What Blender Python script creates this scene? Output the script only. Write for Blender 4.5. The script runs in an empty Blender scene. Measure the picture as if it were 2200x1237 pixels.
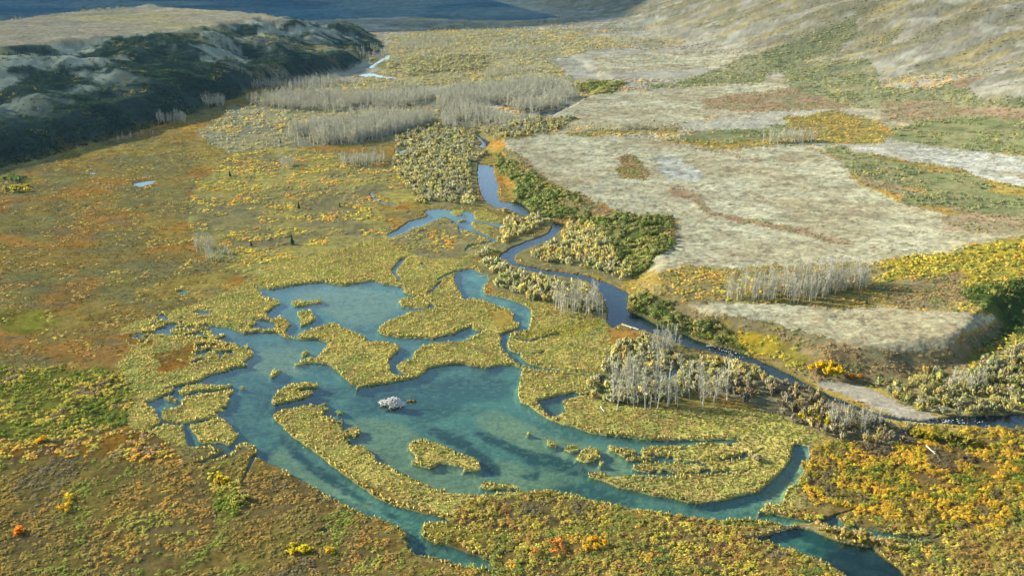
import bpy, math, random
import numpy as np
C = bpy.context.scene.collection
scene = bpy.context.scene
R = math.radians

# ------------------------------------------------------------------ camera, sky, sun
F, CX, CY, H = 2000.0, 1100.0, 618.5, 130.0       # focal length and centre in photo pixels, height in metres
PITCH = math.atan((CY + 110.0) / F)
cam_d = bpy.data.cameras.new('camera')
cam = bpy.data.objects.new('camera', cam_d)
C.objects.link(cam)
cam.location = (0, 0, H)
cam.rotation_euler = (math.pi / 2 - PITCH, 0, 0)
cam_d.sensor_width = 36.0
cam_d.lens = 36.0 * F / 2200.0
cam_d.clip_start = 1.0
cam_d.clip_end = 60000.0
scene.camera = cam

SUN_EL, SUN_FROM = R(24.0), (-0.955, 0.295)       # the sun stands to the left and slightly ahead
w = bpy.data.worlds.new('World')
scene.world = w
w.use_nodes = True
wn = w.node_tree.nodes
sky = wn.new('ShaderNodeTexSky')
sky.sky_type = 'NISHITA'
sky.sun_disc = False
sky.sun_elevation = SUN_EL
sky.sun_rotation = math.atan2(SUN_FROM[0], SUN_FROM[1])
sky.altitude = 200.0
sky.air_density = 1.0
sky.dust_density = 0.3
bg = wn['Background']
w.node_tree.links.new(sky.outputs[0], bg.inputs[0])
bg.inputs[1].default_value = 0.092

sd = bpy.data.lights.new('sun', 'SUN')
sd.energy = 4.5
sd.angle = R(0.53)
sd.color = (1.0, 0.94, 0.80)
sun = bpy.data.objects.new('sun', sd)
C.objects.link(sun)
from mathutils import Vector
sv = Vector((SUN_FROM[0] * math.cos(SUN_EL), SUN_FROM[1] * math.cos(SUN_EL), math.sin(SUN_EL)))
sun.rotation_euler = sv.to_track_quat('Z', 'Y').to_euler()
sun.location = (-400, 100, 300)

vs = scene.view_settings
vs.view_transform = 'Standard'
vs.look = 'None'
vs.exposure = 1.98
vs.gamma = 1.0
scene.cycles.max_bounces = 6
scene.cycles.transparent_max_bounces = 8
scene.cycles.caustics_reflective = False
scene.cycles.caustics_refractive = False

# ------------------------------------------------------------------ small maths
rng = np.random.default_rng(7)
cp, sp = math.cos(PITCH), math.sin(PITCH)

def project(X, Y, Z):
    zc = Y * cp - (Z - H) * sp
    yc = Y * sp + (Z - H) * cp
    return CX + F * X / zc, CY - F * yc / zc

def at(px, py, z=0.0):
    """a point of the photograph set down on the level z: its place on the ground"""
    u = (np.asarray(px, float) - CX) / F
    v = (CY - np.asarray(py, float)) / F
    dy = cp + v * sp
    dz = -sp + v * cp
    t = (z - H) / dz
    return u * t, dy * t

def hash2(ix, iy, seed):
    h = ix.astype(np.uint32) * np.uint32(374761393) + iy.astype(np.uint32) * np.uint32(668265263) + np.uint32((seed * 2246822519) & 0xffffffff)
    h = (h ^ (h >> np.uint32(13))) * np.uint32(1274126177)
    h = h ^ (h >> np.uint32(16))
    return h.astype(np.float64) / 4294967295.0

def vnoise(x, y, seed=0):
    x0 = np.floor(x); y0 = np.floor(y)
    fx = x - x0; fy = y - y0
    ix = x0.astype(np.int64); iy = y0.astype(np.int64)
    ux = fx * fx * fx * (fx * (fx * 6 - 15) + 10)
    uy = fy * fy * fy * (fy * (fy * 6 - 15) + 10)
    a = hash2(ix, iy, seed); b = hash2(ix + 1, iy, seed)
    c = hash2(ix, iy + 1, seed); d = hash2(ix + 1, iy + 1, seed)
    return (a + (b - a) * ux) * (1 - uy) + (c + (d - c) * ux) * uy

def fbm(x, y, seed=0, octv=4, gain=0.5):
    s = np.zeros_like(x, dtype=float); amp = 1.0; tot = 0.0
    for o in range(octv):
        s += amp * vnoise(x, y, seed + o * 17)
        tot += amp
        amp *= gain
        x = x * 2.03 + 11.3; y = y * 2.03 - 7.7
    return s / tot

def lod(x, y, d, wx, wy, seed, octv=3, ref=300.0):
    """noise whose grain doubles with every doubling of the distance"""
    l = np.clip(np.log2(np.maximum(d, 1) / ref), 0, 4); l0 = np.floor(l); f = l - l0
    q0 = 2.0 ** l0
    a = fbm(x / (wx * q0), y / (wy * q0), seed, octv); b = fbm(x / (wx * q0 * 2) , y / (wy * q0 * 2), seed, octv)
    v = (a - .5) * (1 - f) + (b - .5) * f
    return .5 + v / np.sqrt((1 - f) ** 2 + f ** 2)

def ss(x, a, b):
    t = np.clip((x - a) / (b - a), 0, 1)
    return t * t * (3 - 2 * t)

def srgb(c):
    c = np.asarray(c, float) / 255.0
    return np.where(c <= 0.04045, c / 12.92, ((c + 0.055) / 1.055) ** 2.4)

# ------------------------------------------------------------------ maps of the place (traced outlines -> masks)
MX0, MY0, MX1, MY1 = -440, -112, 2640, 1440
MW, MH = MX1 - MX0, MY1 - MY0

def fill(mask, poly, val, sc=1.0):
    """even-odd scan fill of a traced outline"""
    P = (np.asarray(poly, float) - (MX0, MY0)) * sc
    hh, ww = mask.shape
    y0 = max(0, int(math.floor(P[:, 1].min()))); y1 = min(hh - 1, int(math.ceil(P[:, 1].max())))
    Q = np.roll(P, -1, 0)
    for y in range(y0, y1 + 1):
        yy = y + 0.5
        k = ((P[:, 1] <= yy) & (Q[:, 1] > yy)) | ((Q[:, 1] <= yy) & (P[:, 1] > yy))
        if not k.any():
            continue
        xs = np.sort(P[k, 0] + (yy - P[k, 1]) / (Q[k, 1] - P[k, 1]) * (Q[k, 0] - P[k, 0]))
        for a, b in zip(xs[0::2], xs[1::2]):
            a = max(0, int(round(a))); b = min(ww, int(round(b)))
            if b > a:
                mask[y, a:b] = val

def stroke(mask, pts, width, val, sc=1.0, width2=None):
    width2 = width if width2 is None else width2
    n = len(pts)
    for i in range(n - 1):
        a = np.array(pts[i], float); b = np.array(pts[i + 1], float)
        wa = (width + (width2 - width) * i / (n - 1)) / 2; wb = (width + (width2 - width) * (i + 1) / (n - 1)) / 2
        d = b - a; L = max(np.hypot(*d), 1e-6); d /= L
        nn = np.array((-d[1], d[0])) * (1.0, 0.75)
        fill(mask, [a - d * wa * .4 + nn * wa, b + d * wb * .4 + nn * wb, b + d * wb * .4 - nn * wb, a - d * wa * .4 - nn * wa], val, sc)

def blur(m, r):
    m = m.astype(np.float32)
    for _ in range(2):
        for ax in (0, 1):
            p = np.pad(m, [(r + 1, r) if k == ax else (0, 0) for k in (0, 1)], mode='edge')
            c = np.cumsum(p, axis=ax, dtype=np.float64)
            if ax == 0:
                m = ((c[2 * r + 1:] - c[:-2 * r - 1]) / (2 * r + 1)).astype(np.float32)
            else:
                m = ((c[:, 2 * r + 1:] - c[:, :-2 * r - 1]) / (2 * r + 1)).astype(np.float32)
    return m

def sample(m, px, py, sc=1.0):
    x = np.clip((px - MX0) * sc - 0.5, 0, m.shape[1] - 1.001); y = np.clip((py - MY0) * sc - 0.5, 0, m.shape[0] - 1.001)
    x0 = x.astype(int); y0 = y.astype(int); fx = x - x0; fy = y - y0
    return (m[y0, x0] * (1 - fx) + m[y0, x0 + 1] * fx) * (1 - fy) + (m[y0 + 1, x0] * (1 - fx) + m[y0 + 1, x0 + 1] * fx) * fy

def nearest(m, px, py, sc=1.0):
    x = np.clip((px - MX0) * sc, 0, m.shape[1] - 1).astype(int); y = np.clip((py - MY0) * sc, 0, m.shape[0] - 1).astype(int)
    return m[y, x]

# --- water outlines: 1 lake, 2 river, 3 pond
UPPER_LAKE = [(537,612),(555,618),(577,622),(610,618),(635,612),(665,609),(697,606),(720,612),(735,614),(770,609),(800,603),(825,611),(865,616),(869,630),(885,636),(912,640),(935,660),(968,665),(1000,680),(1050,702),(1030,722),(995,735),(930,738),(905,747),(889,762),(884,775),(870,778),(851,786),(862,800),(878,812),(847,806),(837,795),(836,772),(850,759),(845,742),(802,741),(740,720),(690,712),(650,726),(622,724),(610,715),(600,712),(590,700),(585,688),(572,680),(572,672),(585,662),(605,652),(597,646),(564,639),(560,625)]
LAKE = [(377,699),(410,703),(447,700),(492,704),(510,712),(527,718),(555,714),(592,714),(610,725),(650,730),(685,729),(712,740),(740,780),(790,830),(870,815),(900,808),(917,798),(920,790),(940,786),(1000,782),(1012,787),(1045,791),(1075,784),(1105,786),(1127,793),(1122,820),(1117,845),(1121,862),(1140,870),(1160,885),(1185,902),(1205,912),(1230,915),(1267,930),(1305,935),(1355,940),(1400,946),(1430,947),(1472,944),(1497,945),(1525,946),(1555,944),(1592,947),(1607,951),(1580,966),(1570,1016),(1520,1079),(1555,1075),(1587,1066),(1615,1062),(1642,1047),(1665,1027),(1680,1012),(1695,992),(1702,970),(1707,954),(1737,957),(1742,992),(1722,992),(1720,1000),(1727,1007),(1732,1022),(1717,1025),(1717,1037),(1690,1052),(1684,1067),(1682,1080),(1650,1087),(1625,1101),(1680,1108),(1710,1115),(1742,1120),(1760,1120),(1782,1114),(1785,1112),(1802,1112),(1807,1120),(1820,1130),(1855,1134),(1887,1140),(1917,1145),(1930,1150),(1955,1155),(2005,1155),(2000,1163),(1955,1165),(1905,1160),(1880,1159),(1867,1154),(1847,1147),(1817,1144),(1787,1137),(1750,1125),(1715,1128),(1682,1131),(1670,1124),(1622,1117),(1585,1117),(1547,1119),(1510,1117),(1472,1111),(1440,1107),(1400,1100),(1365,1095),(1330,1086),(1292,1078),(1255,1070),(1217,1060),(1180,1055),(1135,1057),(1092,1058),(1055,1062),(1012,1063),(967,1060),(940,1053),(922,1045),(900,1035),(865,1020),(845,1010),(830,998),(810,995),(807,985),(795,975),(785,962),(750,957),(757,944),(722,947),(752,932),(737,927),(742,909),(717,905),(692,892),(710,877),(690,872),(670,874),(642,877),(600,885),(587,894),(592,905),(610,917),(630,940),(655,957),(685,977),(702,992),(730,1012),(742,1022),(775,1046),(795,1060),(817,1073),(850,1085),(880,1094),(920,1105),(955,1113),(975,1122),(960,1127),(920,1124),(909,1128),(905,1148),(912,1155),(930,1164),(955,1170),(985,1180),(1005,1188),(1030,1195),(1057,1210),(1060,1224),(1005,1219),(965,1213),(952,1203),(930,1198),(897,1195),(880,1189),(880,1180),(875,1168),(870,1153),(862,1138),(842,1125),(810,1113),(785,1107),(750,1090),(725,1077),(695,1060),(670,1045),(642,1030),(615,1015),(600,1005),(572,994),(545,981),(552,972),(550,962),(525,951),(510,960),(497,977),(483,978),(482,966),(440,958),(402,957),(392,914),(352,910),(337,897),(334,885),(322,872),(307,869),(345,854),(367,845),(374,835),(330,838),(380,829),(420,821),(435,814),(450,806),(465,802),(485,797),(512,787),(530,775),(545,765),(535,745),(492,747),(460,746),(420,748),(425,740),(492,744),(485,736),(450,732),(465,724),(435,722),(370,726),(357,720),(310,717),(275,722),(325,711),(347,704)]
CHANNEL = [(977,592),(987,582),(1002,579),(1020,580),(1032,587),(1047,591),(1049,602),(1040,615),(1041,632),(1080,639),(1102,646),(1130,657),(1142,670),(1141,692),(1135,710),(1105,716),(1098,720),(1090,738),(1095,752),(1115,762),(1122,771),(1135,781),(1180,792),(1230,800),(1280,807),(1327,810),(1392,816),(1420,811),(1440,797),(1460,786),(1460,797),(1430,820),(1395,822),(1330,817),(1280,813),(1242,806),(1205,799),(1165,797),(1135,791),(1105,781),(1095,767),(1085,759),(1075,742),(1077,732),(1075,717),(1105,710),(1120,700),(1102,691),(1105,676),(1090,665),(1075,661),(1062,656),(1040,646),(1017,644),(1007,649),(997,646),(987,627),(977,610)]
POOL = [(1602,1159),(1642,1151),(1675,1141),(1700,1135),(1715,1134),(1740,1138),(1755,1144),(1780,1155),(1810,1164),(1845,1173),(1875,1176),(1885,1188),(1905,1203),(1935,1225),(1943,1238),(1965,1270),(1850,1270),(1815,1238),(1792,1220),(1755,1200),(1735,1195),(1700,1183),(1662,1170),(1630,1163)]
POND_UPPER = [(830,505),(852,495),(880,476),(920,465),(912,455),(920,451),(942,449),(987,454),(1020,457),(1018,464),(1020,472),(1045,479),(1087,482),(1080,491),(1052,484),(1020,477),(1012,479),(1017,492),(1045,505),(1067,515),(1065,520),(1017,499),(1002,496),(992,507),(997,497),(980,480),(965,470),(955,467),(920,480),(890,492),(860,505),(837,512)]
PONDS = [
 [(542,686),(570,687),(592,697),(591,707),(555,709),(532,702),(552,696)],
 [(1150,860),(1205,849),(1230,842),(1247,847),(1285,846),(1282,855),(1262,852),(1245,851),(1205,865),(1217,866),(1212,875),(1217,885),(1202,892),(1187,897),(1170,885)],
 [(879,552),(862,555),(840,580),(845,590),(855,601),(865,600),(852,590),(852,580),(870,560)],
 [(283,396),(300,392),(325,389),(337,388),(325,397),(300,402)], [(190,371),(207,371),(208,375),(193,376)], [(262,375),(273,375),(270,378)],
 [(378,628),(390,625),(405,627),(398,634),(385,633)], [(849,321),(875,319),(871,329),(848,331)], [(123,452),(135,452),(133,456),(125,456)], [(170,446),(178,446),(176,449)], [(185,442),(196,442),(193,446),(186,446)],
 [(412,670),(440,668),(470,674),(445,677),(420,676)], [(335,677),(352,676),(362,684),(345,686)], [(687,1142),(702,1136),(712,1141),(696,1146)],
]
RIVERS = [
 [(769,162),(794,158),(814,161),(844,166),(862,170),(841,169.5),(797,166),(772,165)],
 [(794,143),(807,135),(833,117),(840,118),(836,126),(810,138),(801,147),(793,149)],
 [(1140,260),(1167,241),(1201,236),(1232,230),(1194,247),(1177,252),(1154,261)],
 [(1019,289),(1036,297),(1055,305),(1043,318),(1024,318),(1037,309),(1027,300)],
 [(1027,352),(1060,357),(1063,380),(1072,400),(1068,417),(1072,432),(1095,436),(1110,433),(1122,437),(1145,462),(1130,466),(1098,452),(1060,446),(1042,432),(1033,417),(1028,397),(1026,377)],
 [(1190,478),(1217,481),(1205,496),(1185,513),(1130,536),(1107,548),(1105,557),(1112,567),(1165,579),(1220,586),(1267,594),(1295,604),(1332,619),(1349,627),(1347,660),(1351,670),(1382,682),(1412,700),(1455,711),(1487,726),(1525,741),(1575,752),(1612,765),(1650,782),(1687,800),(1725,820),(1764,840),(1790,852),(1860,880),(1930,898),(1985,904),(2045,897),(2120,893),(2210,890),(2400,880),(2400,925),(2210,922),(2150,921),(2065,914),(1998,910),(1930,906),(1860,890),(1790,862),(1760,846),(1725,833),(1650,806),(1625,782),(1587,776),(1550,766),(1525,756),(1480,748),(1420,722),(1370,708),(1337,694),(1317,706),(1304,695),(1307,672),(1299,647),(1288,625),(1262,603),(1160,588),(1130,582),(1105,570),(1085,558),(1064,558),(1078,547),(1102,531),(1155,511),(1180,500)],
]
WATER_STROKES = [
 ([(1105,727),(1140,733),(1165,727),(1202,717)], 6, 4), ([(1116,762),(1140,763),(1172,757)], 6, 3),
 ([(1065,518),(1040,524),(1010,530),(1000,538)], 6, 4), ([(797,416),(805,430),(825,438),(852,444)], 6, 4), ([(905,567),(920,575),(938,583)], 5, 4),
 ([(922,631),(935,618),(948,607)], 8, 5), ([(985,583),(960,592),(940,602)], 4, 4), ([(345,904),(370,912),(395,914),(430,908),(468,898)], 7, 6),
 ([(398,914),(405,935),(412,957)], 14, 15), ([(405,957),(450,955),(490,965)], 9, 11), ([(500,958),(485,972),(465,984),(445,992),(420,998)], 13, 4), ([(508,938),(500,962)], 10, 14),
 ([(354,909),(332,918),(314,935),(298,945)], 7, 4), ([(546,978),(537,1000),(527,1024),(516,1044)], 8, 4), ([(2000,1158),(2030,1148),(2058,1134)], 5, 3),
 ([(280,722),(320,733),(300,740)], 4, 3), ([(375,700),(380,690),(392,683)], 8, 4), ([(325,700),(345,693),(362,700)], 8, 6),
 ([(1430,991),(1480,995),(1547,988),(1600,980),(1645,964)], 8, 3), ([(1530,1017),(1560,1014),(1588,1020),(1615,1008)], 6, 3),
 ([(1790,1110),(1810,1104),(1840,1092)], 4, 2), ([(330,838),(290,838),(240,838)], 3, 2), ([(680,780),(715,788),(742,815)], 4, 3),
 ([(420,762),(445,757),(470,756)], 10, 12), ([(414,782),(430,775),(450,770)], 7, 5), ([(470,768),(480,757),(500,752)], 10, 8), ([(945,483),(985,478),(990,505)], 3, 3),
]
# --- land standing in the water; each entry: (name, label, outline)
ISLANDS = [
 ('broad forked marsh island between the two lake arms', [(640,719),(660,711),(685,703),(717,695),(732,704),(760,714),(785,726),(795,737),(817,736),(850,740),(862,747),(850,759),(836,772),(836,793),(847,806),(862,808),(880,814),(842,822),(800,828),(787,828),(763,841),(773,827),(755,827),(740,811),(727,801),(712,786),(685,781),(660,780),(637,787),(633,784),(655,774),(682,769),(702,751),(707,740),(705,729),(660,728)]),
 ('long reed island below the narrow causeway with a hooked west end', [(1030,725),(995,736),(930,740),(905,747),(891,760),(884,771),(890,782),(902,787),(862,779),(851,787),(864,800),(882,812),(900,807),(917,797),(915,786),(940,783),(1000,779),(1012,784),(1045,788),(1075,781),(1105,782),(1094,767),(1084,759),(1074,742),(1076,732),(1074,717),(1052,712)]),
 ('small flat sedge islet off the north west shore of the upper lake', [(625,652),(640,646),(660,648),(690,643),(691,651),(670,655),(650,658),(630,658)]),
 ('ragged kite shaped islet in the upper lake', [(637,676),(645,670),(670,668),(677,688),(660,697),(645,703),(648,690)]),
 ('clumpy islet at the gap in the reed dyke', [(586,686),(605,682),(626,697),(616,708),(613,717),(595,707)]),
 ('tiny dark islet west of the forked island', [(646,765),(652,759),(666,756),(658,765),(650,767)]),
 ('narrow leaf shaped islet in open water north of the hooked island', [(579,809),(590,798),(611,795),(598,804),(585,811)]),
 ('hooked reed island shaped like a horseshoe', [(584,861),(592,845),(622,829),(650,824),(686,826),(685,833),(652,834),(640,838),(635,841),(665,840),(671,846),(655,855),(615,866),(590,870)]),
 ('tiny round tussock islet near the west shore', [(514,833),(527,832),(525,838),(516,838)]),
 ('low rust coloured islet along the west shore', [(382,842),(400,832),(430,826),(470,829),(503,827),(490,835),(460,839),(420,841),(392,849)]),
 ('small spit islet in the west bay', [(349,854),(370,855),(384,858),(381,866),(365,862)]),
 ('ragged green marsh island between the west bay and the lake', [(345,895),(352,881),(380,877),(392,870),(390,864),(400,854),(435,847),(455,846),(492,839),(505,844),(490,850),(492,860),(487,875),(470,877),(486,884),(457,886),(467,896),(405,910),(392,911),(370,908),(352,901)]),
 ('square marsh island cut off by narrow channels at the west shore', [(407,917),(465,902),(480,901),(492,910),(500,922),(510,935),(507,945),(495,958),(475,952),(440,954),(428,950),(422,937),(413,925)]),
 ('tussocky middle island with an orange tail', [(879,959),(887,951),(907,948),(930,951),(960,961),(980,974),(992,978),(1017,986),(1033,1004),(1031,1011),(994,1013),(1000,1004),(980,1000),(945,996),(940,1001),(927,1008),(905,1003),(886,996),(895,983),(882,970)]),
 ('flat golden islet off the south shore', [(1029,1045),(1045,1037),(1075,1039),(1116,1047),(1110,1052),(1075,1051),(1050,1052)]),
 ('small golden tuft islet west of the ring islet', [(1174,953),(1180,948),(1199,954),(1196,961),(1180,958)]),
 ('rounded islet touching the ring islet', [(1210,965),(1225,957),(1240,959),(1245,970),(1225,973)]),
 ('ring shaped islet in the shallow east bay', [(1245,973),(1258,964),(1280,962),(1293,973),(1289,985),(1272,983),(1260,979)]),
 ('crescent islet just below the ring islet', [(1236,987),(1250,980),(1275,984),(1281,990),(1262,994),(1245,992)]),
 ('speck of a tussock below the ring islet', [(1285,996),(1292,992),(1298,997),(1290,1000)]),
 ('ragged islet at the mouth of the striped bay', [(1303,962),(1320,963),(1366,969),(1369,979),(1340,982),(1325,973)]),
 ('thin broken line of tussocks in the striped bay', [(1342,984),(1370,983),(1406,985),(1404,989),(1345,989)]),
 ('tiny lone tussock in the middle of the lake', [(1130,931),(1136,928),(1143,932),(1137,935)]),
 ('green topped islet on the upper pond', [(1018,463),(1030,457),(1060,464),(1072,476),(1048,478),(1024,472)]),
 ('small tussock islet on the upper pond', [(965,456),(985,455),(997,462),(980,465)]),
 ('speck islet beside the pond islands', [(982,474),(1000,471),(1003,476),(985,479)]),
]
# land that joins the shore (painted over the water)
SPITS = [
 [(812,709),(835,690),(880,672),(920,666),(970,664),(1000,645),(1017,644),(1040,646),(1062,656),(1075,661),(1090,665),(1105,676),(1102,691),(1121,700),(1105,710),(1077,718),(1052,713),(1030,724),(1003,736),(998,733),(1028,719),(1050,706),(1030,711),(1014,707),(1017,698),(1000,707),(970,718),(930,727),(855,726),(815,716)],
 [(855,648),(870,641),(905,640),(925,655),(920,662),(865,662)],
 [(1265,1025),(1267,1020),(1290,1019),(1320,1027),(1347,1021),(1385,1025),(1435,1027),(1472,1022),(1510,1020),(1547,1017),(1580,1022),(1640,1000),(1700,960),(1702,970),(1695,992),(1680,1012),(1665,1027),(1642,1047),(1615,1062),(1587,1066),(1555,1075),(1510,1081),(1480,1080),(1455,1072),(1410,1066),(1370,1056),(1330,1047),(1297,1034)],
 [(1356,1007),(1370,1000),(1385,996),(1435,995),(1467,995),(1510,991),(1600,984),(1650,968),(1670,990),(1600,1014),(1547,1014),(1472,1017),(1435,1017),(1372,1012)],
 [(1376,972),(1385,965),(1435,964),(1472,959),(1510,955),(1560,954),(1597,952),(1680,935),(1690,960),(1597,978),(1547,986),(1510,989),(1460,993),(1434,984),(1432,979),(1380,979)],
]
LAND_STROKES = [
 ([(377,697),(410,700),(447,696),(492,700),(510,708),(527,715),(555,711),(592,710),(610,721)], 8, 7), ([(610,721),(622,725),(650,727),(690,726)], 4, 5),
 ([(540,682),(565,685),(585,689),(590,690)], 5, 4), ([(1105,783),(1130,791)], 5, 7), ([(1128,793),(1122,820),(1117,845),(1121,862),(1140,868),(1160,884),(1188,902)], 9, 8),
 ([(1750,1124),(1787,1142),(1817,1152),(1850,1160),(1878,1166)], 9, 15), ([(1706,1127),(1735,1128)], 5, 4), ([(690,868),(706,868)], 3, 3),
 ([(400,712),(420,709),(440,714),(465,713)], 4, 5), ([(330,714),(350,712)], 4, 3), ([(430,768),(470,770),(500,764)], 5, 5), ([(440,755),(470,762)], 4, 4), ([(495,757),(530,762)], 6, 4), ([(490,735),(500,738)], 3, 3), ([(502,745),(512,737)], 4, 3),
]
water_id = np.zeros((MH, MW), np.uint8)
for p in RIVERS: fill(water_id, p, 2)
fill(water_id, UPPER_LAKE, 1); fill(water_id, LAKE, 1); fill(water_id, CHANNEL, 1); fill(water_id, POOL, 4)
fill(water_id, POND_UPPER, 3)
for p in PONDS: fill(water_id, p, 3)
for p in SPITS: fill(water_id, p, 0)
for s, a, b in LAND_STROKES: stroke(water_id, s, a, 0, width2=b)
for s, a, b in WATER_STROKES: stroke(water_id, s, a, 3, width2=b)
isl_id = np.zeros((MH, MW), np.uint8)
for i, (_, p) in enumerate(ISLANDS):
    fill(water_id, p, 0); fill(isl_id, p, i + 1)
wmask = (water_id > 0)
W_SHARP = blur(wmask, 1)
W_SOFT = blur(wmask, 6)
W_WIDE = blur(wmask, 16)
WID_DIL = water_id.copy()
for _ in range(5):                                   # spread the ids a little past the shore so that every shore face knows its water
    for sh, ax in ((1, 0), (-1, 0), (1, 1), (-1, 1)):
        r_ = np.roll(WID_DIL, sh, ax)
        WID_DIL = np.where(WID_DIL == 0, r_, WID_DIL)
ISL_DIL = isl_id.copy()
for _ in range(4):
    for sh, ax in ((1, 0), (-1, 0), (1, 1), (-1, 1)):
        r_ = np.roll(ISL_DIL, sh, ax)
        ISL_DIL = np.where(ISL_DIL == 0, r_, ISL_DIL)

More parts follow.
